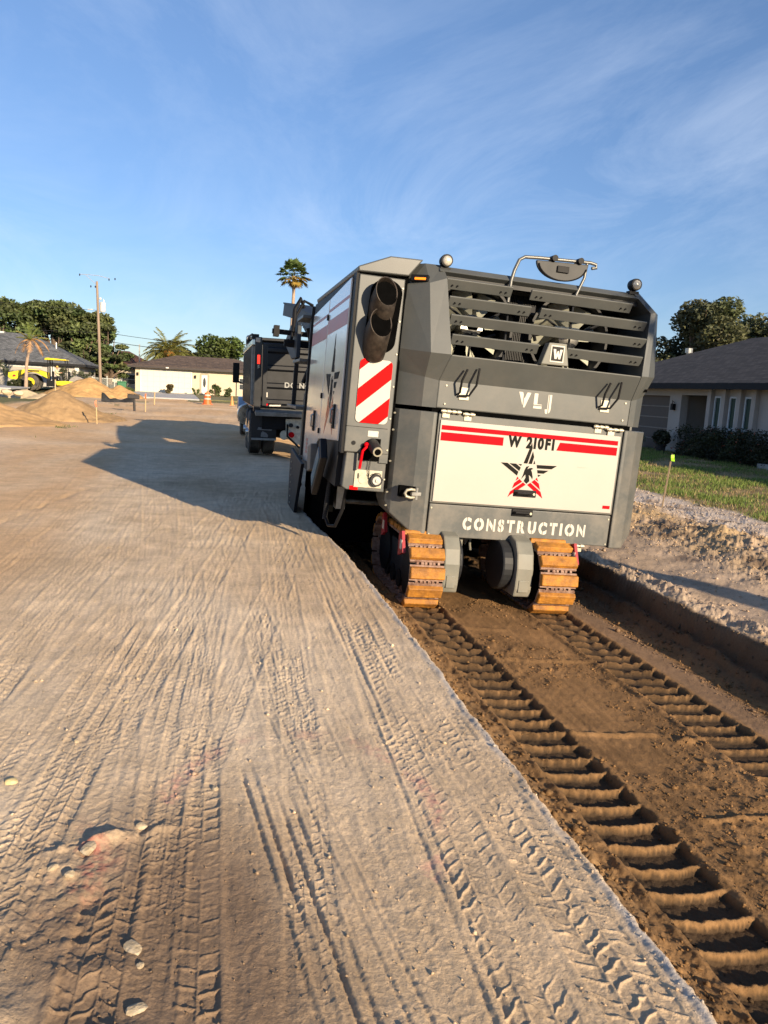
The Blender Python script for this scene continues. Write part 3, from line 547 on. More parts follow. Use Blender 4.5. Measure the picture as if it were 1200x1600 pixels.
# tufts on the pale verge far left
n = 16000; xs = rng.uniform(-13, -4.2, n); ys = 11 + rng.uniform(0, 1, n) * 26; kq = fbm(xs * 1.5, ys, 3, 87) > .36; xs, ys = xs[kq], ys[kq]; n = len(xs)
zs, _c = soil(xs, ys, False); an = rng.uniform(0, 6.28, n); w = .012; ln = rng.normal(0, .03, (n, 2)); hh = rng.uniform(.03, .08, n)
V = np.stack([np.stack([xs - w * np.cos(an), ys - w * np.sin(an), zs - .005], 1), np.stack([xs + w * np.cos(an), ys + w * np.sin(an), zs - .005], 1), np.stack([xs + ln[:, 0], ys + ln[:, 1], zs + hh], 1)], 1).reshape(-1, 3)
tag(rawmesh('weeds', V, np.arange(n * 3).reshape(-1, 3), GRASS, colors=np.repeat(np.array([[.12, .17, .04]]) * rng.uniform(.6, 1.3, (n, 1)), 3, axis=0)), 'sparse green weeds on the pale verge left of the road', 'weeds', kind='stuff')
# ---------------------------------------------------------------- the milling machine (local frame: x right, y forward, z up, tilted with the cut)
MM = empty('milling_machine', (2.45, 7.0, -0.28), 'large grey tracked road milling machine with cream rear panel standing in the freshly cut trench', 'milling machine')
MM.rotation_euler = (0, R(2.7), 0)
def shell(mb, st, back):
    """st = list of columns, each a list of (x, y, z) from bottom to top; closed against the plane y = back"""
    n = len(st); k = len(st[0]); V = []; Fc = []
    for c in st: V += c
    for c in st: V += [(p[0], back, p[2]) for p in c]
    o = n * k
    for i in range(n - 1):
        for j in range(k - 1):
            a, b, c, d = i * k + j, (i + 1) * k + j, (i + 1) * k + j + 1, i * k + j + 1
            Fc.append((a, b, c, d)); Fc.append((o + d, o + c, o + b, o + a))
        Fc.append((i * k, o + i * k, o + (i + 1) * k, (i + 1) * k)); t = k - 1
        Fc.append((i * k + t, (i + 1) * k + t, o + (i + 1) * k + t, o + i * k + t))
    for j in range(k - 1):
        Fc.append((j, j + 1, o + j + 1, o + j)); e = (n - 1) * k; Fc.append((e + j + 1, e + j, o + e + j, o + e + j + 1))
    mb.add(V, Fc); return mb
# lower rear corners
lc = [[(-.845, .34, .84), (-.845, .34, 1.705)], [(-.845, .22, .80), (-.845, .22, 1.705)], [(-.80, .145, .70), (-.80, .145, 1.705)], [(-.62, .03, .555), (-.62, .03, 1.705)], [(-.50, .0, .530), (-.50, .0, 1.705)], [(-.462, 0, .525), (-.462, 0, 1.705)]]
corner = shell(MB(), lc, .62).build('corner_cover', GREY, MM, bevel=.012)
rc = [[(2 * .512 - p[0] - (0.0), p[1], p[2]) for p in c] for c in lc][::-1]
rc = [[(min(p[0], 1.79), p[1], p[2] if k else max(p[2] - .06, .5)) for k, p in enumerate(c)] for c in rc]
corner2 = shell(MB(), rc, .62).build('corner_cover', GREY, MM, bevel=.012)
# rear door: grey frame, cream upper panel, grey lower flap
MB().box(-.45, 1.475, .005, .06, .845, 1.705).build('door_frame', GREY, MM, bevel=.006)
door = MB().box(-.430, 1.452, -.012, .004, .862, 1.640).build('rear_door', WHITE, MM, bevel=.006)
flap = MB().box(-.450, 1.462, -.006, .05, .52, .838).build('rear_flap', GREY, MM, bevel=.008)
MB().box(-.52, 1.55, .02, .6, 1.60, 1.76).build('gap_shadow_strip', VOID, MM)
def rp(x0, z0, y=-.013, t=.0015):
    return lambda x, zz, d: (x0 + x, y - d * (t / .004), z0 + zz)
# red bands on the door
mb = MB(); Y0, Y1 = -.0142, -.0115
mb.box(-.415, 1.425, Y0, Y1, 1.548, 1.592)
mb.box(-.415, .215, Y0, Y1, 1.446, 1.526)
mb.prism([(.775, 1.446), (1.425, 1.446), (1.425, 1.526), (.805, 1.526)], 'y', Y0, Y1)
mb.box(1.352, 1.432, Y0, Y1, .905, .938); mb.build('red_band', RED, door)
text_on('W 210FI', rp(.262, 1.440), 485e-3, .118, INK, door, bold=.055, gap=.14, slits=None)
# star emblem traced in door coordinates (u, v = units of a 10.9 px grid)
def em(u, v):
    px, py = 770 + u / 10.909, 690 + v / 10.909
    return (.223 + (px - 783) * .006664 + (py - 722) * .000775, 1.288 + (px - 783) * .000513 - (py - 722) * .006264)
EMB = [[(655, 20), (665, 110), (575, 372), (512, 366)], [(672, 165), (690, 265), (652, 380), (595, 375)], [(697, 320), (710, 380), (678, 382)],
       [(735, 395), (1085, 415), (990, 470), (742, 455)], [(745, 482), (940, 495), (855, 545), (750, 538)], [(754, 562), (810, 570), (762, 600)],
       [(130, 352), (240, 358), (425, 510), (400, 575)], [(275, 365), (385, 372), (465, 440), (440, 497)], [(420, 378), (485, 382), (470, 412)]]
EMR = [[(410, 592), (432, 622), (378, 662)], [(445, 632), (490, 680), (318, 792), (355, 700)], [(505, 690), (550, 732), (280, 905), (242, 940), (285, 845)],
       [(740, 612), (765, 680), (715, 640)], [(700, 648), (775, 715), (795, 820), (648, 686)], [(628, 697), (805, 855), (835, 968), (575, 735)]]
EGL = [(610, 412), (560, 425), (530, 480), (505, 560), (472, 632), (545, 555), (548, 610), (515, 668), (562, 715), (612, 672), (602, 560), (640, 600), (662, 640), (668, 600), (655, 520), (640, 480), (678, 462), (650, 445), (610, 450), (575, 470), (590, 440)]
def emblem(parent, mapf, ink, red, s0, s1, name='emblem'):
    mb = MB(); mb.m = 0
    for P in EMB + [EGL]:
        a = [mapf(*em(*q)) for q in P]; n = len(a)
        v0 = [Vector(p[0]) for p in a]; v1 = [Vector(p[1]) for p in a]
        mb.add([tuple(p) for p in v0 + v1], [tuple(range(n)), tuple(range(n, 2 * n))[::-1]] + [(i, (i + 1) % n, n + (i + 1) % n, n + i) for i in range(n)])
    mb.m = 1
    for P in EMR:
        a = [mapf(*em(*q)) for q in P]; n = len(a); v0 = [Vector(p[0]) for p in a]; v1 = [Vector(p[1]) for p in a]
        mb.add([tuple(p) for p in v0 + v1], [tuple(range(n)), tuple(range(n, 2 * n))[::-1]] + [(i, (i + 1) % n, n + (i + 1) % n, n + i) for i in range(n)])
    return mb.build(name, [ink, red], parent)
emblem(door, lambda x, z: ((x, -.0148, z), (x, -.0115, z)), INK, RED, 0, 0)
# door handles
def handle(x, z, par, w=.24):
    o = MB().box(x - w / 2, x + w / 2, -.022, -.006, z - .035, z + .035).build('handle', BLACK, par, bevel=.008)
    MB().tube([(x - w * .42, -.02, z), (x - w * .38, -.055, z + .004), (x + w * .2, -.06, z + .004), (x + w * .3, -.02, z)], .014, 8).build('grip', BLACK, o, smooth=True)
    MB().cyl((x + w * .38, -.02, z), (x + w * .38, -.034, z), .013).build('lock', ZINC, o); return o
handle(.50, 1.000, door); handle(.50, .806, flap, .22)
SL = {'C': [('v', .52)], 'O': [('v', .5)], 'S': [('v', .5)], 'R': [('v', .42)], 'U': [('v', .5)], 'N': [('v', .25), ('v', .75)], 'T': [('v', .32)], 'V': [('v', .5)], 'L': [('h', .22)], 'J': [('v', .60)]}
text_on('CONSTRUCTION', rp(-.10, .602, -.0065), 1.30, .126, LETTER, flap, bold=.062, gap=.24, slits=SL, slit_w=.06)
# hinges
def hinge(x0, x1, z, par, y=-.02):
    mb = MB(); mb.cyl((x0, y, z), (x1, y, z), .013, n=10); k = int((x1 - x0) / .045)
    for i in range(k):
        xx = x0 + (i + .5) * (x1 - x0) / k; mb.cyl((xx - .017, y, z), (xx + .017, y, z), .019, n=10)
    mb.box(x0 + .02, x0 + .09, y + .008, y + .016, z - .06, z); mb.build('hinge', ZINC, par, smooth=True)
hinge(-.44, -.24, 1.722, MM); hinge(-.22, -.10, 1.712, MM, -.012); hinge(1.14, 1.30, 1.715, MM, -.012); hinge(1.28, 1.46, 1.70, MM)
for x in (-.22, .52, 1.15): hinge(x - .055, x + .055, .512, flap)
mb = MB()
for x in (-.43, .40, .46, .52, .58, 1.44): mb.cyl((x, -.006, .545), (x, -.012, .545), .008, n=8)
mb.parts('bolt', ZINC, flap)
# upper hood
def hx(t): return t
bandL = [(-.50, .0, 1.745), (-.50, -.005, 2.00), (-.44, -.13, 2.235)]
B = [[(-.49, .0, 1.745), (-.49, -.005, 2.00), (-.43, -.125, 2.240)], [(1.51, .0, 1.745), (1.51, -.005, 2.00), (1.515, -.125, 2.240)]]
shell(MB(), B, .5).build('hood_band', GREY, MM, bevel=.012)
UL = [[(-.845, .36, 1.745), (-.845, .36, 2.10), (-.85, .30, 2.28), (-.83, .30, 2.84), (-.80, .42, 3.062)],
      [(-.845, .22, 1.745), (-.845, .21, 2.06), (-.86, .12, 2.26), (-.84, .18, 2.84), (-.775, .33, 3.064)],
      [(-.62, .03, 1.745), (-.62, .025, 2.02), (-.62, -.10, 2.24), (-.66, .04, 2.87), (-.68, .20, 3.064)],
      [(-.49, .0, 1.745), (-.49, -.005, 2.00), (-.43, -.125, 2.24), (-.50, .035, 2.93), (-.52, .17, 3.062)]]
shell(MB(), UL, .62).build('hood_column', GREY, MM, bevel=.014)
UR = [[(1.51, .0, 1.745), (1.51, -.005, 2.00), (1.515, -.125, 2.24), (1.60, .02, 2.86), (1.44, .14, 3.06)],
      [(1.58, .02, 1.745), (1.58, .015, 2.02), (1.60, -.11, 2.24), (1.66, .03, 2.875), (1.48, .15, 3.075)],
      [(1.77, .24, 1.745), (1.77, .23, 2.06), (1.80, .12, 2.26), (1.76, .16, 2.88), (1.56, .24, 3.08)],
      [(1.78, .38, 1.745), (1.78, .38, 2.10), (1.81, .32, 2.28), (1.76, .32, 2.88), (1.56, .36, 3.08)]]
shell(MB(), UR, .62).build('hood_column', GREY, MM, bevel=.014)
MB().prism([(.17, 2.965), (.10, 3.0), (.17, 3.055), (2.0, 3.055), (2.0, 2.95)], 'x', -.56, 1.50).build('top_beam', GREY, MM, bevel=.008)
MB().box(-.50, 1.52, .155, .20, 2.93, 2.97).build('rail', DKGREY, MM)
# engine bay behind the louvres
mb = MB(); mb.box(-.62, 1.70, .70, .74, 2.1, 3.0); mb.box(-.62, 1.70, .05, .74, 2.10, 2.13); mb.build('bay_liner', VOID, MM)
def lou(x0, x1, z, par=MM, dx=0.0):
    mb = MB(); mb.prism([(.0, z), (.012, z + .010), (.085, z + .085), (.10, z + .080), (.02, z - .006)], 'x', x0, x1)
    return mb
def yl(z): return -.115 + (z - 2.24) * .235
for z, segs in ((2.845, [(-.50, .15), (.34, 1.40)]), (2.685, [(-.47, .34), (.44, 1.56)]), (2.520, [(-.45, 1.56)]), (2.340, [(-.43, .43), (.72, 1.52)])):
    for x0, x1 in segs:
        o = MB(); y0 = yl(z); o.prism([(y0 + .050, z - .002), (y0 + .004, z + .074), (y0, z + .084), (y0 + .012, z + .092), (y0 + .030, z + .086), (y0 + .062, z + .002)], 'x', x0, x1)
        o = o.build('louvre', GREY, MM, bevel=.003)
        b = MB()
        for xx in (x0 + .06, x0 + .11, x1 - .06, x1 - .11):
            b.cyl((xx, y0 + .032, z + .035), (xx, y0 + .018, z + .028), .008, n=8)
        b.parts('bolt', BLACK, o)
mb = MB()
for x in (.14, .80): mb.tube([(x, .06, 2.24), (x + .01, .11, 2.9)], .011, 8)
mb.parts('louvre_rod', DKGREY, MM)
# cooling fans
for fx in (-.13, .90):
    ring = MB(); n = 40
    prof = [(.405, .30), (.43, .30), (.43, .58), (.39, .58), (.385, .36)]
    V = []; Fc = []
    for i in range(n):
        a = 2 * math.pi * i / n
        for r_, y_ in prof: V.append((fx + r_ * math.cos(a), y_, 2.56 + r_ * math.sin(a)))
    for i in range(n):
        j = (i + 1) % n
        for k in range(5): Fc.append((i * 5 + k, j * 5 + k, j * 5 + (k + 1) % 5, i * 5 + (k + 1) % 5))
    ring.add(V, Fc); fan = ring.build('cooling_fan', DKGREY, MM, smooth=True)
    bl = MB()
    for k in range(8):
        a0 = 2 * math.pi * k / 8
        for s_ in (0,):
            V = []
            for r_ in (.10, .24, .37):
                for da, yy in ((-.20, .37), (.26, .52)):
                    a = a0 + da * (1.15 - r_ * .6) + r_ * .7; V.append((fx + r_ * math.cos(a), yy, 2.56 + r_ * math.sin(a)))
            V2 = [(p[0], p[1] + .014, p[2]) for p in V]
            bl.add(V + V2, [(0, 1, 3, 2), (2, 3, 5, 4), (6, 8, 9, 7), (8, 10, 11, 9), (0, 6, 7, 1), (4, 5, 11, 10), (0, 2, 8, 6), (2, 4, 10, 8), (1, 7, 9, 3), (3, 9, 11, 5)])
    bl.build('fan_blade', mat('fan_blade_m', (.46, .46, .37), .5, 0, .15, 6), fan)
    h_ = MB(); h_.tube([(fx, .26, 2.56), (fx, .30, 2.56), (fx, .52, 2.56)], [.06, .11, .12], 20); h_.build('hub', STEEL, fan, smooth=True)
    sp_ = MB()
    for k in range(3):
        a = k * 2.1 + .5; sp_.tube([(fx, .27, 2.56), (fx + .42 * math.cos(a), .30, 2.56 + .42 * math.sin(a))], .012, 6)
    sp_.build('guard_rod', DKGREY, fan)
mb = MB()   # radiator fins between the fans and the lit inner cheeks
for i in range(16): mb.box(.27 + i * .018, .278 + i * .018, .40, .48, 2.2, 2.92)
mb.build('radiator_fins', DKGREY, MM)
MB().box(.20, .44, .12, .30, 2.71, 2.80).build('latch_block', BLACK, MM, bevel=.01)
# W plate on the band
pl = MB(); pl.prism([(.435, 2.245), (.715, 2.250), (.672, 2.455), (.495, 2.450)], 'y', -.165, -.06); pl = pl.build('badge', GREY2, MM, bevel=.008)
mb = MB(); mb.m = 0; mb.box(.517, .655, -.168, -.164, 2.275, 2.430); mb.m = 1; mb.box(.528, .644, -.170, -.167, 2.287, 2.418); mb.build('badge_plate', [LETTER, BLACK], pl)
mb = MB(); wz = [(.540, 2.395), (.566, 2.395), (.574, 2.345), (.583, 2.380), (.596, 2.380), (.605, 2.345), (.608, 2.395), (.634, 2.395), (.618, 2.305), (.598, 2.305), (.590, 2.335), (.580, 2.305), (.560, 2.305)]
mb.prism(wz, 'y', -.173, -.169); mb.build('lettering', LETTER, pl)
# VLJ and hooks on the band
text_on('VLJ', rp(.318, 1.790, -.003), .345, .190, LETTER, MM, bold=.07, gap=.22, slits={'V': [('v', .42)], 'L': [('h', .20)], 'J': [('v', .58)]})
for x, z in ((-.235, 1.885), (1.225, 1.905)):
    p = MB().box(x - .045, x + .055, -.012, -.001, z - .045, z + .075).build('hook_bracket', ZINC, MM, bevel=.004)
    mb = MB(); mb.tube([(x - .07, -.02, z + .0), (x - .055, -.06, z + .02), (x - .060, -.10, z + .13), (x - .02, -.11, z + .24)], .0105, 8); mb.tube([(x - .05, -.025, z - .01), (x + .04, -.05, z + .0), (x + .085, -.10, z + .10), (x + .095, -.11, z + .26)], .0105, 8)
    mb.parts('hook', BLACK, p, smooth=True)
# roof grab loop with the half round cover
mb = MB(); P = [(.137, .10, 2.80), (.145, .10, 3.0), (.17, .11, 3.10), (.215, .13, 3.205), (.27, .14, 3.24), (.40, .14, 3.250), (.95, .14, 3.275), (1.01, .14, 3.265), (1.015, .14, 3.235), (.97, .14, 3.225)]
mb.tube(P, .0165, 10); mb.tube([(.82, .10, 2.84), (.83, .11, 2.96), (.90, .13, 3.12), (.915, .14, 3.26)], .014, 10)
loop = mb.build('grab_rail', mat('dull_dark_steel', (.13, .13, .12), .4, .4, .2, 20), MM, smooth=True)
mb = MB(); n = 24; pts = [(.655 - .27 * math.cos(math.pi * k / n), 3.238 + .012 * (1 - 2 * k / n) * -1 - .175 * math.sin(math.pi * k / n)) for k in range(n + 1)]
mb.prism(pts, 'y', .118, .150); dsk = mb.build('round_cover', mat('matt_cover', (.026, .027, .028), .6), MM, bevel=.008)
mb = MB()
for k, x in enumerate((.56, .83)): mb.cyl((x, .09, 3.262 + k * .008), (x, .19, 3.262 + k * .008), .030, n=14)
mb.parts('clamp', BLACK, dsk, smooth=True); MB().box(.60, .72, .10, .118, 3.14, 3.20).build('latch', BLACK, dsk, bevel=.004)
mb = MB(); n = 20
mb.tube([(.655 - .25 * math.cos(math.pi * k / n), .112, 3.225 - .160 * math.sin(math.pi * k / n)) for k in range(1, n)], .007, 6); mb.build('rim', BLACK, dsk, smooth=True)
# round work lamps on the roof
for x, z in ((-.500, 3.045), (1.452, 3.075)):
    st = MB(); st.tube([(x, .16, z - .06), (x, .16, z + .01)], .02, 8); st.box(x - .05, x + .05, .13, .2, z - .035, z - .005); b = st.build('work_lamp', BLACK, MM)
    hs_ = MB(); hs_.tube([(x, .10, z + .055), (x, .13, z + .055), (x, .19, z + .055), (x, .22, z + .055)], [.056, .06, .055, .03], 18); hs_.build('lamp_housing', BLACK, b, smooth=True)
    lz = MB(); lz.sphere((x, .100, z + .052), .046, 8, (1, .5, 1)); lz.build('lens', mat('lamp_lens', (.50, .46, .38), .25, .2, .3, 60), b, smooth=True)
# amber light on the left column
al = MB().obox((-.735, .115, 2.905), .17, .06, .060, (R(-15), 0, R(-32))).build('amber_light', BLACK, MM, bevel=.006)
MB().obox((-.742, .085, 2.900), .105, .02, .020, (R(-15), 0, R(-32))).build('led_strip', AMBER, al)
# left exhaust column
ecol = MB().box(-1.300, -.868, .14, .62, 1.255, 2.885).build('exhaust_column', GREY, MM, bevel=.01)
MB().box(-.876, -.84, .165, .3, .93, 2.90).build('column_gap', VOID, MM)
MB().box(-1.325, -1.298, .155, .30, 1.24, 2.90).build('column_trim', BLACK, MM)
mb = MB(); mb.prism([(-1.315, 2.900), (-1.325, 2.945), (-1.03, 3.070), (-.72, 3.078), (-.845, 2.915)], 'y', .115, 3.0); mb.build('engine_roof', GREY, MM, bevel=.012)
# exhaust recess and the two pipes
mb = MB(); n = 14; c1, c2 = (-1.035, 2.745), (-1.06, 2.31); rr = .150; pts = [(c1[0] + rr * math.cos(math.pi * k / n), c1[1] + .12 * math.sin(math.pi * k / n)) for k in range(n + 1)] + [(c2[0] - rr * math.cos(math.pi * k / n), c2[1] - .12 * math.sin(math.pi * k / n)) for k in range(n + 1)]
mb.prism(pts, 'y', .134, .16); mb.build('exhaust_recess', VOID, MM)
for cx, cz in ((-1.065, 2.735), (-1.09, 2.455)):
    n = 26; outer = [(cx - .01, .20, cz - .29), (cx - .01, .14, cz - .20), (cx - .012, .07, cz - .10), (cx, -.02, cz)]
    V = []; Fc = []
    def ring_(c, d, r_, rz=1.0):
        d = Vector(d).normalized(); u = d.cross(Vector((0, 0, 1))).normalized(); w = u.cross(d).normalized()
        return [Vector(c) + u * r_ * math.cos(2 * math.pi * k / n) + w * r_ * rz * math.sin(2 * math.pi * k / n) for k in range(n)]
    seq = [(outer[0], (0, -.5, .85), .108), (outer[1], (0, -.6, .8), .116), (outer[2], (.15, -.75, .66), .120), (outer[3], (.40, -.89, .18), .122), ((cx - .004, -.02 - .004, cz), (.40, -.89, .18), .113), (outer[2], (.15, -.75, .66), .108), (outer[1], (0, -.6, .8), .10), (outer[0], (0, -.5, .85), .09)]
    rg = [ring_(c, d, r_, 1.10) for c, d, r_ in seq]
    V = [v for r_ in rg for v in r_]
    for i in range(len(rg) - 1):
        for k in range(n): Fc.append((i * n + k, i * n + (k + 1) % n, (i + 1) * n + (k + 1) % n, (i + 1) * n + k))
    mb = MB(); mb.add(V, Fc); o = mb.build('exhaust_pipe', mat('burnt_exhaust', (.030, .024, .02), .5, .5, .35, 12, c2=(.08, .062, .048)), MM, smooth=True)
    mb = MB(); q_ = Vector(outer[3]).lerp(Vector(outer[2]), .16); mb.cyl(q_, q_ + Vector((-.25, .9, -.3)) * .01, .112, n=24); mb.build('pipe_shade_disc', VOID, o)  # black disc in the mouth, painted shade for the pipe's inside
# red and white warning plate
def rrect(x0, x1, z0, z1, r_, n=6):
    P = []
    for cx, cz, a0 in ((x1 - r_, z1 - r_, 0), (x0 + r_, z1 - r_, 90), (x0 + r_, z0 + r_, 180), (x1 - r_, z0 + r_, 270)):
        for k in range(n + 1): a = R(a0 + 90 * k / n); P.append((cx + r_ * math.cos(a), cz + r_ * math.sin(a)))
    return P
def clip(poly, f):
    outp = []
    for i in range(len(poly)):
        a, b = poly[i], poly[(i + 1) % len(poly)]; fa, fb = f(a), f(b)
        if fa >= 0: outp.append(a)
        if (fa >= 0) != (fb >= 0): t = fa / (fa - fb); outp.append((a[0] + (b[0] - a[0]) * t, a[1] + (b[1] - a[1]) * t))
    return outp
sx0, sx1, sz0, sz1 = -1.222, -.912, 1.540, 2.132
sg = MB(); sg.prism(rrect(sx0, sx1, sz0, sz1, .045), 'y', .130, .139); sg = sg.build('warning_plate', REFW, MM)
mb = MB(); pol = rrect(sx0, sx1, sz0, sz1, .045)
for k in range(-1, 4):
    a = sz1 + .065 - k * .346; b_ = a - .172
    P = clip(clip(pol, lambda p: a - (p[1] - .92 * (p[0] - sx0))), lambda p: (p[1] - .92 * (p[0] - sx0)) - b_)
    if len(P) > 2: mb.prism(P, 'y', .1275, .1305)
mb.build('red_stripe', REFR, sg)
# fittings below
low = MB(); low.prism([(-1.27, 1.25), (-1.285, .92), (-1.24, .895), (-.872, .890), (-.872, 1.25)], 'y', .165, .60); low = low.build('fitting_box', GREY, MM, bevel=.01)
MB().box(-1.21, -1.13, .158, .166, .898, .935).build('red_reflector', REFR, low)
mb = MB(); mb.prism([(-1.14, 1.255)] + [(-1.02 - .12 * math.cos(a), 1.27 + .13 * math.sin(a)) for a in [k * math.pi / 2 / 6 for k in range(7)]] + [(-.955, 1.40), (-.955, 1.19), (-1.14, 1.19)], 'y', .132, .15); mb.build('fitting_recess', VOID, low)
mb = MB(); mb.box(-.955, -.868, .145, .17, 1.17, 1.395); mb.build('cover_plate', GREY, low, bevel=.004)
mb = MB(); mb.tube([(-1.03, .22, 1.36), (-1.03, .10, 1.335), (-1.02, .02, 1.305), (-1.015, -.03, 1.29)], [.055, .058, .055, .05], 20); v_o = mb.build('water_coupling', DKGREY, low, smooth=True)
mb = MB(); n = 24; V = []; Fc = []
c0 = Vector((-1.013, -.045, 1.286)); dd = Vector((.03, -1, -.25)).normalized(); u = dd.cross(Vector((0, 0, 1))).normalized(); w = u.cross(dd)
for i in range(n):
    a = 2 * math.pi * i / n; e = u * math.cos(a) + w * math.sin(a)
    for r_, t in ((.030, .0), (.045, .0), (.047, .02), (.030, .02)): V.append(c0 + e * r_ - dd * t)
for i in range(n):
    j = (i + 1) % n
    for k in range(4): Fc.append((i * 4 + k, j * 4 + k, j * 4 + (k + 1) % 4, i * 4 + (k + 1) % 4))
mb.add(V, Fc); mb.build('coupling_ring', ZINC, v_o, smooth=True)
MB().cyl(c0, c0 - dd * -.001, .031).build('bore', VOID, v_o)
mb = MB(); mb.tube([(-1.095, .10, 1.335), (-1.10, .07, 1.32), (-1.135, .06, 1.28), (-1.14, .075, 1.20), (-1.145, .09, 1.11)], [.016, .014, .013, .014, .014], 8); mb.sphere((-1.10, .09, 1.34), .024, 6); mb.build('valve_handle', RED, low, smooth=True)
mb = MB()
for k in range(10):
    z = 1.19 - k * .016; x = -1.045 + .004 * math.sin(k); mb.tube([(x - .007, .13, z), (x, .128, z - .011), (x + .007, .13, z), (x, .132, z + .011), (x - .007, .13, z)], .0025, 5)
mb.build('safety_chain', BLACK, low)
sp2 = MB().box(-1.175, -.905, .152, .166, .925, 1.095).build('socket_plate', ZINC, low, bevel=.003)
mb = MB(); mb.cyl((-.965, .15, 1.005), (-.965, .11, 1.005), .062, .058, 22); mb.build('cap', DKGREY, sp2, smooth=True)
mb = MB(); mb.cyl((-.965, .112, 1.005), (-.965, .100, 1.005), .045, .040, 20); mb.cyl((-.965, .10, 1.005), (-.965, .085, 1.005), .017, .014, 12); mb.build('cap_face', STEEL, sp2, smooth=True)
mb = MB(); mb.tube([(-.925, .12, 1.055), (-.945, .11, 1.075), (-.985, .11, 1.075), (-1.008, .12, 1.055)], .004, 6); mb.box(-1.145, -1.133, .148, .153, 1.01, 1.06); mb.box(-1.045, -1.033, .148, .153, 1.01, 1.06); mb.parts('slot', BLACK, sp2)
MB().cyl((-1.09, .153, 1.005), (-1.09, .146, 1.005), .045, n=20).build('round_blank', ZINC, sp2)
MB().box(-1.085, -.985, .1355, .140, 1.415, 1.470).build('label_plate', LETTER, MM)
MB().cyl((-1.215, .141, 1.345), (-1.215, .132, 1.345), .020).build('plug', BLACK, MM)
# tow shackle on the left corner
sh = MB(); sh.box(-.755, -.595, .02, .085, .88, .985); sh = sh.build('shackle_pocket', VOID, MM)
mb = MB(); mb.tube([(-.60, -.02, .955), (-.66, -.05, .965), (-.70, -.05, .955), (-.715, -.045, .925), (-.70, -.05, .895), (-.66, -.05, .885), (-.60, -.02, .89)], .014, 10); mb.build('shackle', ZINC, sh, smooth=True)
mb = MB(); mb.cyl((-.60, -.035, .87), (-.60, -.035, .98), .016, n=10); mb.obox((-.61, -.05, .925), .10, .03, .032, (0, 0, .3)); mb.build('pin', STEEL, sh)
# main body behind the covers
mb = MB(); mb.box(-1.26, 1.70, .60, 3.0, .98, 2.90); mb.box(-.60, 1.5, .62, 3.2, .62, 1.0); mb.parts('engine_housing', VOID, MM)
MB().box(-.80, 1.62, .45, 3.05, 2.90, 3.04).build('hood_top', GREY, MM, bevel=.01)
MB().box(1.70, 1.80, .4, 3.1, .85, 2.92).build('right_side_cover', GREY, MM, bevel=.01)
# left side doors: cream paint in the shade
def sidep(poly, x0=-1.345, x1=-1.325): mb = MB(); mb.prism(poly, 'x', x0, x1); return mb
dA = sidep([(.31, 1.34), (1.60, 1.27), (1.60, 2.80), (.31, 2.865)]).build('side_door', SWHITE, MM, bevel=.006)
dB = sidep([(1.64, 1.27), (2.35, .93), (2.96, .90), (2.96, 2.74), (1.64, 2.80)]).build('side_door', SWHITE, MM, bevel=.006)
MB().box(-1.33, -1.24, .30, 3.02, .90, 2.88).build('side_frame', BLACK, MM)
for d_, y0, y1, zt in ((dA, .33, 1.585, 2.80), (dB, 1.655, 2.94, 2.74)):
    mb = MB(); mb.prism([(y0, zt - .12), (y1, zt - .15), (y1, zt - .12), (y0, zt - .09)], 'x', -1.3468, -1.3452)
    mb.prism([(y0, zt - .36), (y1, zt - .39), (y1, zt - .24), (y0, zt - .21)], 'x', -1.3468, -1.3452); mb.build('red_band', mat('sheen_red_band', (.42, .15, .14), .4, 0, .1, 6), d_)  # pale red: grazing reflection on the gloss paint is mixed into the colour
def side_em(x, z):
    s = 1.55; yy = .98 - (x - .50) * s; zz = 1.86 + (z - 1.22) * 1.9
    return ((-1.3475, yy, zz), (-1.3452, yy, zz))
emblem(dA, side_em, INK, mat('orange_red_decal', (.45, .07, .02), .35, 0, .1, 6), 0, 0)
for d_, y, z in ((dB, 2.10, 1.45), (dA, .62, 1.56)):
    o = MB().box(-1.362, -1.344, y - .05, y + .05, z - .12, z + .12).build('handle', BLACK, d_, bevel=.006)
    MB().tube([(-1.36, y, z - .08), (-1.385, y, z - .06), (-1.385, y, z + .06), (-1.36, y, z + .08)], .011, 8).build('grip', STEEL, o, smooth=True)
mb = MB()
for z in (1.36, 1.75, 2.6): mb.cyl((-1.35, 1.62, z - .03), (-1.35, 1.62, z + .03), .014, n=8)
mb.build('hinge', BLACK, dA)
mb = MB()
for k in range(4):
    for j in range(4): mb.box(-1.3465, -1.3455, 2.70 - k * .045, 2.725 - k * .045, 1.02 + j * .05, 1.055 + j * .05)
mb.build('small_print', mat('sheen_red_band', (.5, .1, .1)), dB)
# step light bar, grey box, skirt and hoses below the side doors
mb = MB(); mb.obox((-1.42, .86, 1.02), .07, .66, .25, (R(-42), 0, 0)); lb = mb.build('lamp_bar', mat('very_dark_blue', (.008, .010, .014), .5, spec=.25), MM, bevel=.012)
mb = MB(); mb.obox((-1.458, .86, 1.02), .012, .50, .14, (R(-42), 0, 0)); mb.build('lens', BLUEG, lb)
MB().obox((-1.38, 1.75, 1.04), .08, .26, .30, (R(-10), 0, 0)).build('step_box', GREY, MM, bevel=.01)
mb = MB(); mb.prism([(2.42, .90), (2.95, .93), (3.80, .99), (3.62, .02), (3.30, .0), (2.95, .05)], 'x', -1.42, -1.38); sk = mb.build('drum_side_plate', mat('very_dark_blue', (.010, .013, .018), .45), MM, bevel=.006)
mb = MB()
for k in range(9): mb.cyl((-1.425, 3.25 + .03 * k, .10 + .09 * k), (-1.435, 3.25 + .03 * k, .10 + .09 * k), .012, n=8)
mb.parts('bolt', ZINC, sk)
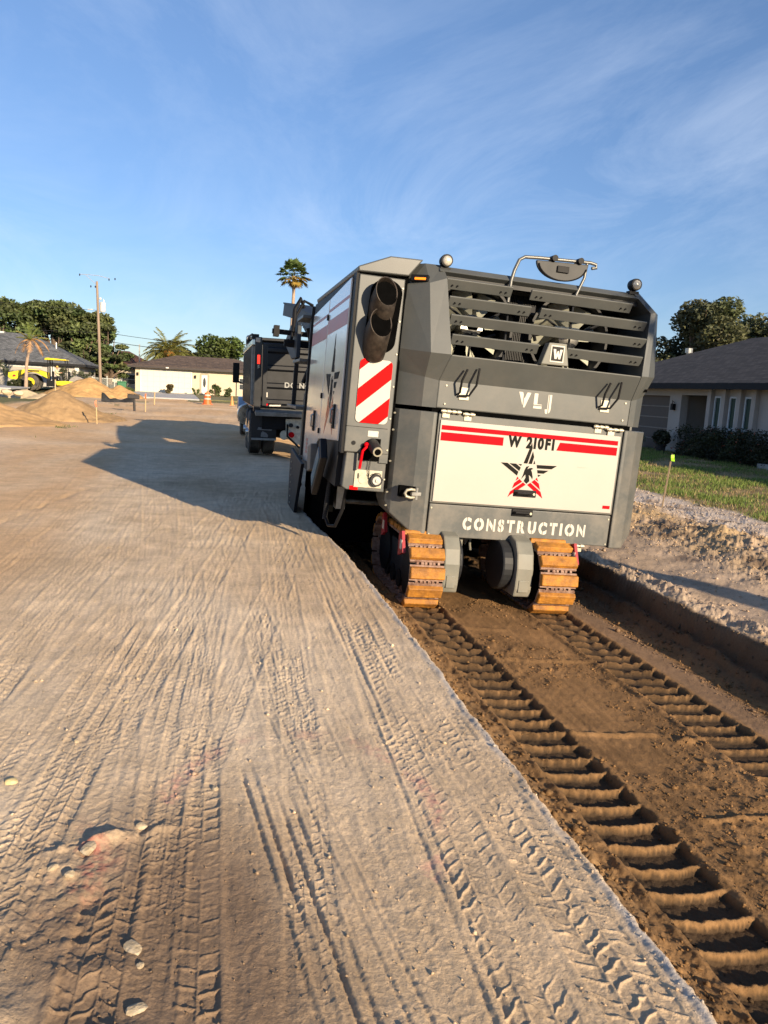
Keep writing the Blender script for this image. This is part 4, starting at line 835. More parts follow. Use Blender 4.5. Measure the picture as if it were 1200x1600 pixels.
pts = [(-1.26, .75, 1.02)] + [(-1.30 + .01 * math.sin(k), .80 + .02 * k, .96 - .066 * k) for k in range(8)] + [(-1.27, .86, .42), (-1.22, .72, .44), (-1.18, .62, .62), (-1.15, .60, .95)]
mb = MB(); mb.tube(pts, .018, 10)
hz_ = mb.build('hose', BLACK, MM, smooth=True); mb = MB()
for k in range(24):
    t = k / 24 * 7.5; z = .96 - .066 * t; mb.tube([(-1.30, .80 + .02 * t, z), (-1.30, .80 + .02 * t, z - .014)], .026, 10)
mb.build('hose_rib', DKGREY, hz_, smooth=True)
mb = MB(); mb.box(-1.22, 1.6, 1.7, 3.4, .10, .95); mb.build('drum_housing', VOID, MM)
mb = MB(); mb.cyl((-1.15, 1.35, .62), (-.55, 1.35, .62), .03, n=10); mb.box(-1.15, -1.05, 1.2, 1.5, .55, .95); mb.build('cross_shaft', STEEL, MM)
MB().box(-1.28, -1.22, .95, 3.0, .55, .93).build('inner_skirt', VOID, MM)
# ---- crawlers
def belt(L_, rad, y0, zc):
    """closed oval path: returns list of (y, z, tangent angle) at equal steps"""
    per = 2 * L_ + 2 * math.pi * rad; n = int(round(per / .168)); step = per / n; out_ = []
    for i in range(n):
        s = (i * step + .05) % per
        if s < L_: out_.append((y0 + rad + s, zc + rad, 0.0))
        elif s < L_ + math.pi * rad: a = (s - L_) / rad; out_.append((y0 + rad + L_ + rad * math.sin(a), zc + rad * math.cos(a), -a))
        elif s < 2 * L_ + math.pi * rad: t = s - L_ - math.pi * rad; out_.append((y0 + rad + L_ - t, zc - rad, -math.pi))
        else: a = (s - 2 * L_ - math.pi * rad) / rad; out_.append((y0 + rad - rad * math.sin(a), zc - rad * math.cos(a), -math.pi - a))
    return out_
def crawler(x0, x1, y0, par, L_=1.05, rad=.315, zc=.205):
    w = x1 - x0; cx = (x0 + x1) / 2
    mb = MB(); mb.obox((cx, y0 + rad + L_ / 2, zc), w * .42, L_ + .1, .34)
    fr = mb.build('crawler_track', DKGREY, par, bevel=.02)
    wl = MB()
    for yy in (y0 + rad, y0 + rad + L_): wl.cyl((cx - w * .28, yy, zc), (cx + w * .28, yy, zc), rad - .07, n=28)
    for k in range(4): wl.cyl((cx - w * .25, y0 + rad + L_ * (k + .5) / 4, zc - rad + .13), (cx + w * .25, y0 + rad + L_ * (k + .5) / 4, zc - rad + .13), .09, n=16)
    wl.build('track_roller', BLACK, fr)
    for (y, z, a) in belt(L_, rad, y0, zc):
        pm = MB(); ca, sa = math.cos(a), math.sin(a)
        def T(x, t, nn): return (x, y + t * ca - nn * sa, z + t * sa + nn * ca)
        # polyurethane pad with chamfered ends
        hw = w / 2; V = []
        for xx, nn, tt in ((-hw, .0, .060), (-hw, .048, .050), (hw, .048, .050), (hw, .0, .060)):
            V += [T(cx + xx * (1.0 if nn == 0 else .965), -tt, nn + .012), T(cx + xx * (1.0 if nn == 0 else .965), tt, nn + .012)]
        pm.add(V, [(0, 1, 3, 2), (2, 3, 5, 4), (4, 5, 7, 6), (6, 7, 1, 0), (0, 2, 4, 6), (1, 7, 5, 3)])
        pm.build('track_pad', PAD, fr, bevel=.006, segs=1)
        sm = MB()
        V = []
        for xx, nn, tt in ((-hw * .97, -.012, .075), (-hw * .97, .010, .073), (hw * .97, .010, .073), (hw * .97, -.012, .075)):
            V += [T(cx + xx, -tt, nn), T(cx + xx, tt, nn)]
        sm.add(V, [(0, 1, 3, 2), (2, 3, 5, 4), (4, 5, 7, 6), (6, 7, 1, 0), (0, 2, 4, 6), (1, 7, 5, 3)])
        for xx in (-.30, -.17, -.06, .06, .17, .30):
            c_ = T(cx + xx * w, .084, -.02); c2_ = T(cx + xx * w + .022, .084, -.02)
            sm.cyl(c_, c2_, .026, n=8)
        for xx in (-.12, .12):
            V = [T(cx + xx * w + dx_, t, nn) for dx_ in (-.016, .016) for t, nn in ((-.09, -.06), (.09, -.06), (.09, -.005), (-.09, -.005))]
            sm.add(V, [(0, 1, 2, 3), (7, 6, 5, 4), (0, 4, 5, 1), (2, 6, 7, 3), (1, 5, 6, 2), (0, 3, 7, 4)])
        sm.build('track_link', LINK, fr)
    return fr
t1 = crawler(-.670, -.330, -.31, MM, zc=.19); t2 = crawler(.610, .995, -.36, MM, zc=.19)
t3 = crawler(-.630, -.235, 4.6, MM); t4 = crawler(.715, 1.175, 4.6, MM)
# drive covers inboard of the tracks and legs
for (xa, xb, yf, fr) in ((-.310, -.150, -.22, t1), (.400, .575, -.28, t2)):
    mb = MB(); P = [(yf + .02, .02), (yf, .10), (yf - .005, .30), (yf + .03, .44), (yf + .11, .55), (yf + .24, .585), (yf + .5, .56), (yf + .5, .02)]; mb.prism(P, 'x', xa, xb); c_ = mb.build('drive_cover', GREY2, fr, bevel=.015)
    MB().box(xa + .035, xb - .035, yf - .010, yf + .04, .07, .19).build('hatch', GREY2, c_, bevel=.006)
    MB().cyl((xb if xa < 0 else xa, yf + .30, .28), (xb + .05 if xa < 0 else xa - .12, yf + .30, .28), .25, n=28).build('drive_motor', DKGREY, fr, bevel=.02)
MB().cyl((-.43, .55, .30), (-.43, .55, 1.3), .13, n=24).build('lifting_column', DKGREY, MM); MB().cyl((.94, .55, .30), (.94, .55, 1.3), .13, n=24).build('lifting_column', DKGREY, MM)
mb = MB(); mb.tube([(-.14, .05, .52), (-.10, .10, .60), (.02, .16, .655), (.16, .25, .67)], .028, 10); mb.tube([(.14, .10, .66), (.20, .06, .60), (.32, .02, .52), (.45, .05, .45)], .030, 10); mb.tube([(.17, .14, .66), (.24, .10, .58), (.36, .06, .50), (.50, .10, .46)], .030, 10); mb.parts('hydraulic_hose', GREY2, MM, smooth=True)
mb = MB(); mb.prism([(-.02, .66), (.12, .66), (.10, .47), (.06, .40), (.02, .56)], 'y', .30, .36); mb.tube([(.10, .28, .64), (.09, .25, .42), (.10, .24, .36)], .012, 6); mb.box(-.07, -.04, .1, .14, .40, .58); mb.parts('linkage', GREY2, MM)
mb = MB(); mb.box(-.05, .14, .75, .79, .30, .42); mb.build('far_bracket', ZINC, MM)
for x, y0, y1, z in ((-.685, -.18, .0, .50), (-.69, .60, .75, .55), (1.02, -.32, -.15, .50)):
    mb = MB(); mb.prism([(y0, z - .12), (y1, z - .18), (y1 + .02, z + .04), (y0 + .10, z + .07)], 'x', x - .03, x + .0); o = mb.build('mud_guard', DKRED, t1 if x < 0 else t2)
    MB().box(x - .034, x - .029, y0 + .05, y0 + .12, z - .10, z - .01).build('sticker', LETTER, o)
MB().box(-.45, 1.6, 3.06, 6.3, 1.76, 2.98).build('operator_cabin', DKGREY, MM, bevel=.03)
# ---- front: driver platform ladder, side posts, conveyor boom towards the truck
mb = MB(); mb.box(-1.0, 1.6, 3.0, 6.4, .55, 1.75); mb.parts('front_frame', DKGREY, MM)
lad = MB().box(-1.36, -1.30, 3.10, 3.16, .95, 2.86).build('ladder', DKGREY, MM); MB().box(-1.40, -1.34, 4.40, 4.46, 1.50, 2.70).build('ladder_post', DKGREY, lad)
for z, ya, yb in ((1.54, 3.2, 4.46), (2.16, 3.2, 4.1), (2.72, 3.2, 3.9)): MB().box(-1.46, -1.02, ya, yb, z, z + .04).build('step', GREY, lad, bevel=.004)
mb = MB(); mb.tube([(-1.32, 3.3, 2.7), (-1.30, 3.35, 2.3), (-1.18, 3.5, 2.0), (-1.22, 3.4, 1.6)], .035, 8); mb.tube([(-1.22, 3.25, 2.6), (-1.14, 3.3, 2.2), (-1.2, 3.4, 1.85), (-1.16, 3.6, 1.5)], .03, 8); mb.tube([(-1.3, 3.9, 2.65), (-1.2, 3.9, 2.25), (-1.3, 4.0, 1.9)], .03, 8)
mb.parts('hydraulic_hose', BLACK, MM, smooth=True)
mb = MB(); mb.cyl((-1.28, 3.3, 2.14), (-1.16, 3.6, 1.72), .05, n=12); mb.box(-1.30, -1.0, 3.6, 3.66, 1.62, 1.70); mb.build('cylinder', mat('blue_grey_steel', (.07, .10, .13), .4, .4), MM)
mb = MB(); mb.box(-1.2, -.95, 3.15, 3.2, 1.75, 2.12); mb.box(-1.16, -.98, 3.16, 3.2, 2.25, 2.6); mb.parts('side_panel', GREY2, MM, bevel=.005)
mb = MB(); mb.box(-1.25, -1.0, 4.2, 4.28, 1.0, 1.48); mb.tube([(-1.34, 3.4, .9), (-1.30, 3.6, .55), (-1.2, 4.3, .42)], .04, 8); mb.parts('bracket', mat('dusty_bracket', (.30, .26, .19), .7, 0, .3, 8), MM)
mb = MB(); mb.box(-1.16, -.3, 3.9, 4.9, 1.15, 2.45); mb.build('conveyor_housing', DKGREY, MM, bevel=.03); mb = MB(); mb.box(-1.20, -.8, 3.1, 4.1, .95, 2.55); mb.build('front_cover', mat('very_dark_blue', (.010, .013, .018), .45), MM, bevel=.03); mb = MB(); mb.prism([(4.3, 2.25), (4.4, 2.72), (4.8, 2.86), (5.6, 2.78), (6.3, 2.60), (5.9, 2.45), (5.0, 2.25)], 'x', -1.40, -1.34); mb.build('swing_bracket', mat('blue_grey_plate', (.022, .028, .033)), MM, bevel=.01); mb = MB(); mb.prism([(3.25, 2.3), (3.9, 2.3), (4.3, 2.7), (3.25, 2.62)], 'x', -1.2, -.3); mb.build('canopy_rear', DKGREY, MM, bevel=.02)
cv = MB(); V = [(-1.15, 4.2, 2.15), (-1.15, 5.0, 2.95), (-1.15, 5.7, 3.18), (-1.15, 11.6, 4.10), (-1.15, 11.9, 3.75), (-1.15, 6.3, 2.62), (-1.15, 5.2, 2.35)]
cv = MB(); cv.prism([(4.3, 2.05), (4.5, 2.60), (4.9, 2.90), (7.0, 3.22), (10.6, 3.66), (10.75, 3.42), (7.0, 3.02), (5.4, 2.62), (4.9, 2.30)], 'x', -1.12, -1.06); cv.prism([(4.3, 2.05), (4.5, 2.60), (4.9, 2.90), (7.0, 3.22), (10.6, 3.66), (10.75, 3.42), (7.0, 3.02), (5.4, 2.62), (4.9, 2.30)], 'x', -.20, -.14)
cv = cv.build('discharge_conveyor', mat('blue_grey_plate', (.022, .028, .033), .5, .1, .3, 6), MM, bevel=.006)
mb = MB(); mb.prism([(4.45, 2.60), (4.9, 2.90), (7.0, 3.22), (10.6, 3.66), (10.6, 3.69), (7.0, 3.25), (4.9, 2.93), (4.42, 2.63)], 'x', -1.14, -.12); mb.build('belt_cover', BLACK, cv)
mb = MB(); mb.box(-1.72, -1.12, 4.9, 5.0, 2.60, 2.67); mb.box(-1.70, -1.62, 4.85, 5.05, 2.56, 2.72); mb.box(-1.55, -1.15, 4.7, 4.76, 2.42, 2.52); mb.cyl((-1.50, 4.75, 2.47), (-1.35, 4.75, 2.47), .06, n=10); mb.parts('side_arm', BLACK, cv)
mb = MB(); mb.tube([(-1.45, 4.5, 2.62), (-1.44, 4.6, 2.95), (-1.36, 4.65, 3.12), (-1.30, 4.7, 3.0)], .03, 8); mb.tube([(-1.47, 4.5, 2.5), (-1.42, 4.6, 2.85), (-1.30, 4.7, 3.10), (-1.16, 4.8, 3.06)], .022, 8); mb.parts('cable_loop', BLACK, cv, smooth=True)
mb = MB()
for k in range(9): mb.cyl((-1.125, 4.75 + .28 * k, 2.62 + .045 * k), (-1.14, 4.75 + .28 * k, 2.62 + .045 * k), .014, n=8)
mb.parts('bolt', ZINC, cv)

# small hardware, warning stickers and panel seams that the photo shows in passing
mb = MB()
for z in (.62, .90, 1.20, 1.50, 1.66): mb.cyl((-.835, .165, z + .15 if z < .7 else z), (-.846, .150, z + .15 if z < .7 else z), .009, n=8)
for z in (1.02, 1.30, 1.60, 1.90, 2.20, 2.50, 2.80): mb.cyl((-.885, .138, z), (-.885, .131, z), .008, n=8)
for x, z in ((-.41, 1.79), (1.44, 1.80), (-.41, 1.96), (1.45, 1.97), (-.43, .80), (1.44, .80)): mb.cyl((x, .0, z), (x, -.012, z), .009, n=8)
mb.parts('bolt', ZINC, MM)
mb = MB(); mb.box(-1.299, -.90, .1385, .1415, 1.497, 1.501); mb.build('seam', VOID, ecol)
mb = MB(); mb.tube([(.30, .25, 2.84), (.34, .18, 2.78), (.42, .20, 2.70), (.50, .3, 2.62), (.56, .34, 2.50)], .018, 8); mb.tube([(-.30, .25, 2.42), (-.20, .20, 2.47), (-.05, .22, 2.44), (.10, .25, 2.50)], .014, 8); mb.parts('hydraulic_hose', BLACK, MM, smooth=True)
mb = MB(); mb.box(.72, .98, .26, .36, 2.56, 2.66); mb.cyl((.85, .24, 2.60), (.85, .32, 2.60), .055, n=16); mb.parts('fan_motor', STEEL, MM)
mb = MB(); mb.box(-.25, -.03, .26, .34, 2.52, 2.60); mb.parts('fan_motor', STEEL, MM)
MB().box(1.02, 1.12, -.0145, -.0115, 1.30, 1.3015).build('scratch', mat('scuff', (.35, .31, .24), .7), door)
# ---------------------------------------------------------------- dump truck ahead of the milling machine (local: rear centre on the ground, x right, y forward)
TR = empty('dump_truck', (2.12, 18.0, 0.0), 'black dump truck with ribbed tailgate and chrome trim waiting ahead of the milling machine', 'dump truck')
TBLK = mat('truck_black', (.008, .009, .012), .35, 0, .2, 4, coat=.2)
CHROME = mat('chrome_trim', (.55, .55, .54), .16, .95, .1, 10)
APRON = mat('worn_apron_steel', (.28, .28, .26), .5, .5, .3, 10)
LBLUE = mat('light_blue_paint', (.30, .40, .52), .3, 0, .06, 4, coat=.4)
W2 = 1.19
bed = MB(); bed.box(-W2, W2, .12, 5.6, 1.10, 1.18); bed.box(-W2, -W2 + .05, .12, 5.6, 1.12, 2.60); bed.box(W2 - .05, W2, .12, 5.6, 1.12, 2.60); bed.box(-W2, W2, 5.55, 5.62, 1.12, 2.95)
bed = bed.build('dump_body', TBLK, TR, bevel=.008)
for k in range(9):
    y = .30 + k * .62
    for s in (-1, 1): MB().prism([(y, 1.16), (y + .10, 1.16), (y + .10, 2.52), (y, 2.52)], 'x', s * W2, s * (W2 + .075)).build('side_rib', APRON if k == 0 else TBLK, bed, bevel=.01)
MB().box(-W2 - .08, -W2 + .06, .0, 5.6, 2.52, 2.64).build('top_rail', CHROME, bed, bevel=.01); MB().box(W2 - .06, W2 + .08, .0, 5.6, 2.52, 2.64).build('top_rail', CHROME, bed, bevel=.01)
tg = MB().box(-W2 + .16, W2 - .16, .0, .05, 1.14, 2.58).build('tailgate', TBLK, TR, bevel=.01)
for z in (1.25, 1.62, 2.02, 2.42): MB().prism([(-.0, z - .07), (-.07, z - .03), (-.07, z + .05), (.0, z + .08)], 'x', -W2 + .18, W2 - .18).build('gate_rib', TBLK, tg, bevel=.008)
for x in (-W2 + .22, 0.32, W2 - .22): MB().box(x - .05, x + .05, -.075, .02, 1.16, 2.56).build('gate_post', TBLK, tg, bevel=.008)
for s in (-1, 1):
    p = MB().box(s * (W2 + .02), s * (W2 - .14), -.03, .12, 1.02, 2.70).build('corner_post', TBLK, TR, bevel=.01)
    MB().box(s * (W2 - .07) - .03, s * (W2 - .07) + .03, -.045, -.03, 2.10, 2.30).build('tail_light', mat('red_lens_lit', (.7, .01, .01), .25, 0, .05, 9, emit=(1, .04, .02), es=1.1), p, bevel=.005)
    MB().box(s * (W2 - .07) - .02, s * (W2 - .07) + .02, -.042, -.03, 2.00, 2.08).build('marker', CHROME, p)
    MB().box(s * (W2 - .05) - .05, s * (W2 - .05) + .05, -.06, .16, 2.58, 2.68).build('hinge_block', mat('worn_cream', (.5, .46, .38), .6, 0, .25, 20), p, bevel=.01)
mb = MB(); mb.prism([(-.16, 1.02), (.20, 1.12), (.20, 1.02), (-.14, .93)], 'x', -W2 + .02, W2 - .02); mb.build('apron', APRON, TR, bevel=.008)
V, Fc = text_mesh('DO NOT PUSH', .03); xs = [v[0] for v in V]
tm = MB(); tm.add([(-.52 + v[0] * .165, -.074 - v[2], 1.60 + v[1] * .165) for v in V], Fc); tm.build('lettering', mat('faded_white_decal', (.30, .30, .28), .6), tg)
mb = MB(); mb.box(-.98, -.93, -.055, -.05, 1.20, 1.36); mb.sphere((-.93, -.055, 1.20), .05, 6, (1, .2, .8)); mb.build('red_logo', RED, tg)
mb = MB(); mb.prism([(-.86, 1.155), (-.60, 1.165), (-.59, 1.20), (-.85, 1.19)], 'y', -.075, -.06); mb.box(-.955, -.90, -.074, -.06, 1.36, 1.47); mb.build('pale_sticker', LETTER, tg)
# frame, axles, wheels
mb = MB(); mb.box(-.45, -.35, .1, 9.3, .85, 1.08); mb.box(.35, .45, .1, 9.3, .85, 1.08); mb.box(-1.0, 1.0, .1, .2, .62, .95); mb.parts('chassis', BLACK, TR, bevel=.01)
def truck_wheel(x, y, par, w=.27, r=.515, dual=True, side=-1):
    c = MB(); n = 44; prof = [(0, r * .60), (0, r * .93), (.03, r), (w - .03, r), (w, r * .93), (w, r * .60)]
    V = []; Fc = []
    for i in range(n):
        a = 2 * math.pi * i / n
        for u, q in prof: V.append((x - w / 2 + u, y + q * math.cos(a), r + q * math.sin(a)))
    m = len(prof)
    for i in range(n):
        j = (i + 1) % n
        for k in range(m): Fc.append((i * m + k, j * m + k, j * m + (k + 1) % m, i * m + (k + 1) % m))
    c.add(V, Fc); t = c.build('wheel', RUB, par, smooth=True)
    g_ = MB()
    for k in range(5):
        u = x - w / 2 + .045 + k * (w - .09) / 4
        V = []; Fc = []
        for i in range(n):
            a = 2 * math.pi * i / n
            for du, q in ((-.011, r - .004), (.011, r - .004), (.009, r + .010), (-.009, r + .010)): V.append((u + du, y + q * math.cos(a), r + q * math.sin(a)))
        for i in range(n):
            j = (i + 1) % n
            for q in range(4): Fc.append((i * 4 + q, j * 4 + q, j * 4 + (q + 1) % 4, i * 4 + (q + 1) % 4))
        g_.add(V, Fc)
    g_.build('tread', RUB, t, smooth=True)
    h_ = MB(); xo = x + side * w / 2; h_.tube([(x + side * .02, y, r), (xo - side * .01, y, r), (xo + side * .02, y, r)], [r * .60, r * .58, r * .30], 24); h_.tube([(xo, y, r), (xo + side * .07, y, r)], [.10, .08], 14); h_.build('rim', CHROME, t, smooth=True)
    return t
for ya in (.78, 2.12):
    for s in (-1, 1):
        truck_wheel(s * 1.14, ya, TR, side=s); truck_wheel(s * .81, ya, TR, side=s)
    MB().cyl((-1.0, ya, .515), (1.0, ya, .515), .11, n=14).build('axle', BLACK, TR)
for s in (-1, 1):
    truck_wheel(s * 1.10, 7.75, TR, side=s)
    fl = MB().box(s * 1.24, s * .66, .13, .145, .375, .98).build('mud_flap', TBLK, TR)
    MB().box(s * 1.24, s * .66, .118, .15, .36, .41).build('weight_bar', APRON, fl, bevel=.004)
    x0 = -1.10 if s < 0 else .80
    mb = MB(); mb.prism([(x0, .600), (x0 + .33, .590), (x0 + .345, .645), (x0 + .02, .660)], 'y', .122, .130); mb.build('logo_bar', mat('flap_print', (.40, .40, .39), .6, 0, .5, 45, c2=(.12, .12, .12)), fl)
    mb = MB(); mb.prism([(x0 + .08, .44), (x0 + .24, .43), (x0 + .25, .48), (x0 + .21, .53), (x0 + .12, .57), (x0 + .09, .53)], 'y', .122, .130); mb.build('logo_patch', mat('flap_print', (.4, .4, .39)), fl)
# tow frame hardware seen below the apron
wp = mat('worn_white', (.58, .54, .42), .55, 0, .25, 14)
mb = MB(); mb.prism([(-.46, .88), (.05, .90), (.05, .62), (.02, .42), (.10, .38), (.10, .26), (-.22, .30), (-.44, .45)], 'y', .02, .08); hp = mb.build('hitch_plate', wp, TR, bevel=.01)
for i, (x, z, r_, m_) in enumerate(((-.32, .52, .065, RED), (-.34, .74, .05, DKGREY), (-.02, .80, .05, STEEL), (.03, .52, .055, BLACK), (-.18, .70, .035, BLACK))):
    MB().cyl((x, .02, z), (x, -.05, z), r_, n=16).build('air_coupling', m_, hp)
MB().box(-.07, .07, -.01, .02, .70, .88).build('valve_box', ZINC, hp, bevel=.006)
MB().cyl((-.50, .06, .50), (-.46, .10, .50), .11, n=20).build('tow_hook', wp, TR, bevel=.01)
mb = MB(); mb.tube([(-.42, 0, .75), (-.44, -.25, .5), (-.2, -.5, .28), (.05, -.8, .16), (.2, -1.6, .10)], .022, 8); mb.build('air_hose', BLACK, TR, smooth=True)
mb = MB(); mb.box(.1, .6, .0, .06, .22, .3); mb.build('drawbar', BLACK, TR)
# cab and hood
cab = MB(); cab.box(-1.05, 1.05, 5.75, 7.1, .95, 2.75); cab = cab.build('cab', LBLUE, TR, bevel=.05)
MB().box(-.85, .85, 5.73, 5.75, 1.9, 2.5).build('rear_window', GLASSD, cab); MB().box(-1.065, -1.05, 6.2, 6.95, 1.75, 2.45).build('side_window', GLASSD, cab); MB().box(1.05, 1.065, 6.2, 6.95, 1.75, 2.45).build('side_window', GLASSD, cab)
MB().prism([(7.1, .9), (7.1, 2.0), (8.9, 1.75), (9.0, .9)], 'x', -.85, .85).build('hood', LBLUE, TR, bevel=.05)
for s in (-1, 1):
    mb = MB(); n = 12; P = [(7.75 - .78 * math.cos(math.pi * k / n), .50 + .74 * math.sin(math.pi * k / n)) for k in range(n + 1)] + [(7.75 + .62 * math.cos(math.pi * k / n), .50 + .60 * math.sin(math.pi * k / n)) for k in range(n + 1)]
    mb.prism(P, 'x', s * .82, s * 1.32); mb.build('fender', LBLUE, TR, bevel=.02)
    MB().cyl((s * 1.05, 6.0, .72), (s * 1.05, 7.0, .72), .34, n=26).build('fuel_tank', CHROME, TR, bevel=.02)
    ml = MB(); ml.obox((s * 1.42, 7.0, 1.98), .20, .10, .62); ml = ml.build('mirror', BLACK, TR, bevel=.02)
    MB().tube([(s * 1.05, 7.0, 1.62), (s * 1.30, 7.0, 1.68), (s * 1.40, 7.0, 1.78)], .025, 8).build('mirror_arm', BLACK, ml, smooth=True)
    MB().tube([(s * 1.16, 5.70, 1.2), (s * 1.16, 5.70, 3.02), (s * 1.12, 5.78, 3.06)], .03, 10).build('exhaust_stack', CHROME, TR, smooth=True)
mb = MB(); mb.box(-1.1, 1.1, 5.2, 5.9, 2.93, 3.0); mb.cyl((-1.15, 5.4, 2.95), (1.15, 5.4, 2.95), .07, n=12); mb.parts('tarp_roller', DKGREY, TR, bevel=.01)
mb = MB(); mb.tube([(-1.24, .1, 2.72), (-1.24, .8, 2.80), (-1.24, 2.2, 2.84)], .025, 8); mb.box(-1.28, -1.12, .0, .3, 2.66, 2.76); mb.parts('tarp_arm', DKGREY, TR)
# ---------------------------------------------------------------- houses
STUC = mat('beige_stucco', (.55, .47, .34), .85, 0, .06, 1.5, bump=.2, bscale=40)
STUCS = mat('grey_beige_stucco', (.42, .38, .34), .85, 0, .06, 1.5, bump=.2, bscale=40)
TRIMW = mat('white_trim', (.66, .63, .56), .6, 0, .05, 4)
FASC = mat('dark_fascia', (.030, .020, .018), .5, 0, .1, 4)
FASCR = mat('black_gutter', (.010, .010, .012), .85, 0, .1, 4)
ROOFB = roofmat('brown_shingles', (.125, .085, .06)); ROOFG = roofmat('grey_shingles', (.135, .14, .145)); ROOFD = roofmat('dark_shingles', (.060, .050, .043), R(90))
GARD = mat('cream_garage_door', (.66, .60, .46), .55, 0, .03, 3)
WINB = mat('window_glass', (.05, .055, .06), .12, 0, .2, 2, spec=.7)
CONC = mat('concrete', (.42, .40, .37), .9, 0, .15, 2.5, bump=.2)
def hip_roof(mb, x0, x1, y0, y1, z, zr, inset, ov=.5, th=.12):
    """hipped roof, ridge along x if wider"""
    x0 -= ov; x1 += ov; y0 -= ov; y1 += ov; ym = (y0 + y1) / 2; xm = (x0 + x1) / 2
    if (x1 - x0) >= (y1 - y0): r0, r1 = (x0 + inset, ym, zr), (x1 - inset, ym, zr)
    else: r0, r1 = (xm, y0 + inset, zr), (xm, y1 - inset, zr)
    V = [(x0, y0, z), (x1, y0, z), (x1, y1, z), (x0, y1, z), r0, r1, (x0, y0, z - .02), (x1, y0, z - .02), (x1, y1, z - .02), (x0, y1, z - .02)]
    if (x1 - x0) >= (y1 - y0): F_ = [(0, 1, 5, 4), (1, 2, 5), (2, 3, 4, 5), (3, 0, 4)]
    else: F_ = [(0, 1, 4), (1, 2, 5, 4), (2, 3, 5), (3, 0, 4, 5)]
    mb.add(V, F_ + [(9, 8, 7, 6), (0, 6, 7, 1), (1, 7, 8, 2), (2, 8, 9, 3), (3, 9, 6, 0)]); return mb
def fascia(x0, x1, y0, y1, z, m, par, ov=.5, h=.2):
    mb = MB(); a, b, c, d = x0 - ov, x1 + ov, y0 - ov, y1 + ov
    mb.box(a - .02, b + .02, c - .03, c + .02, z - h, z - .021); mb.box(a - .02, b + .02, d - .02, d + .03, z - h, z - .021); mb.box(a - .03, a + .02, c + .021, d - .021, z - h, z - .021); mb.box(b - .02, b + .03, c + .021, d - .021, z - h, z - .021)
    mb.box(a + .021, b - .021, c + .021, d - .021, z - h + .02, z - h + .05); return mb.build('gutter', m, par)
def window_y(par, x0, x1, z0, z1, y, m=WINB, fr=TRIMW, mull=1, name='window'):
    f = MB(); f.box(x0 - .06, x1 + .06, y - .05, y + .02, z0 - .06, z0); f.box(x0 - .06, x1 + .06, y - .05, y + .02, z1, z1 + .06); f.box(x0 - .06, x0, y - .05, y + .02, z0, z1); f.box(x1, x1 + .06, y - .05, y + .02, z0, z1)
    if mull: f.box(x0, x1, y - .04, y + .01, (z0 + z1) / 2 - .025, (z0 + z1) / 2 + .025)
    w = f.build(name, fr, par); MB().box(x0, x1, y - .025, y + .01, z0, z1).build('pane', m, w); return w
# middle house, garage front faces the road end
H1 = empty('ranch_house', (-8.35, 84.6, .42), 'low beige ranch house with brown roof and wide cream garage door beyond the road', 'house')
w = MB(); w.box(.45, 14.5, .0, 9, -.5, 2.55); w = w.build('wall', STUC, H1)
mb = MB(); hip_roof(mb, .45, 14.5, 0, 9, 2.70, 4.05, 4.6, .7); rf = mb.build('roof', ROOFB, H1); fascia(.45, 14.5, 0, 9, 2.70, FASC, rf, .7, .24)
gd = MB().box(1.05, 6.05, -.02, .03, .02, 2.20).build('garage_door', GARD, H1)
mb = MB()
for k in range(1, 4): mb.box(1.05, 6.05, -.03, -.018, k * .55 - .01, k * .55 + .01)
for k in range(1, 8): mb.box(1.05 + k * .625 - .01, 1.05 + k * .625 + .01, -.028, -.018, .02, 2.2)
mb.build('panel_line', mat('door_line', (.5, .46, .36), .6), gd)
mb = MB(); mb.box(.93, 1.05, -.06, .02, 0, 2.32); mb.box(6.05, 6.17, -.06, .02, 0, 2.32); mb.box(1.05, 6.05, -.06, .02, 2.2, 2.32); mb.build('door_surround', TRIMW, H1)
dr = MB(); n = 10; P = [(6.95, .02), (7.95, .02), (7.95, 1.95)] + [(7.45 + .5 * math.cos(math.pi * k / n), 1.95 + .38 * math.sin(math.pi * k / n)) for k in range(1, n)] + [(6.95, 1.95)]
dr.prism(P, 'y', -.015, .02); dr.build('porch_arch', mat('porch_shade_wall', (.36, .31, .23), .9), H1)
dr = MB().box(7.15, 7.75, -.05, -.016, .02, 2.02).build('front_door', TRIMW, H1); mb = MB(); mb.sphere((7.45, -.055, 1.25), .3, 8, (.5, .06, 1.7)); mb.build('oval_glass', WINB, dr)
for x0, x1 in ((11.1, 11.75), (12.0, 12.75)): window_y(H1, x0, x1, .72, 1.85, -.005)
for x in (10.75, 12.95): MB().box(x, x + .08, -.09, -.01, 0, 2.46).build('downpipe', FASC, H1)
for x in (.70, 6.5):
    lm = MB(); lm.box(x - .09, x + .09, -.18, -.01, 1.65, 1.95); lm.build('wall_lamp', BLACK, H1)
MB().box(3.55, 3.85, -.9, -.65, 2.50, 2.62).build('flood_lamp', TRIMW, H1)
# neighbour house peeking between, behind
H3 = empty('gabled_house', (-16.5, 108, 0), 'cream house with dark red roof half hidden behind trees and garden fence', 'house')
MB().box(0, 9, 0, 9, 0, 3.0).build('wall', mat('pale_wall', (.62, .55, .43), .85), H3); mb = MB(); hip_roof(mb, 0, 9, 0, 9, 3.1, 5.4, 4.4, .6); rf = mb.build('roof', roofmat('redbrown_shingles', (.10, .045, .03)), H3); fascia(0, 9, 0, 9, 3.1, FASC, rf, .6)
window_y(H3, 5.5, 6.5, 1.0, 2.2, -.01); MB().box(6.9, 7.05, -.5, -.4, 2.6, 6.2).build('vent_pipe', STEEL, H3)
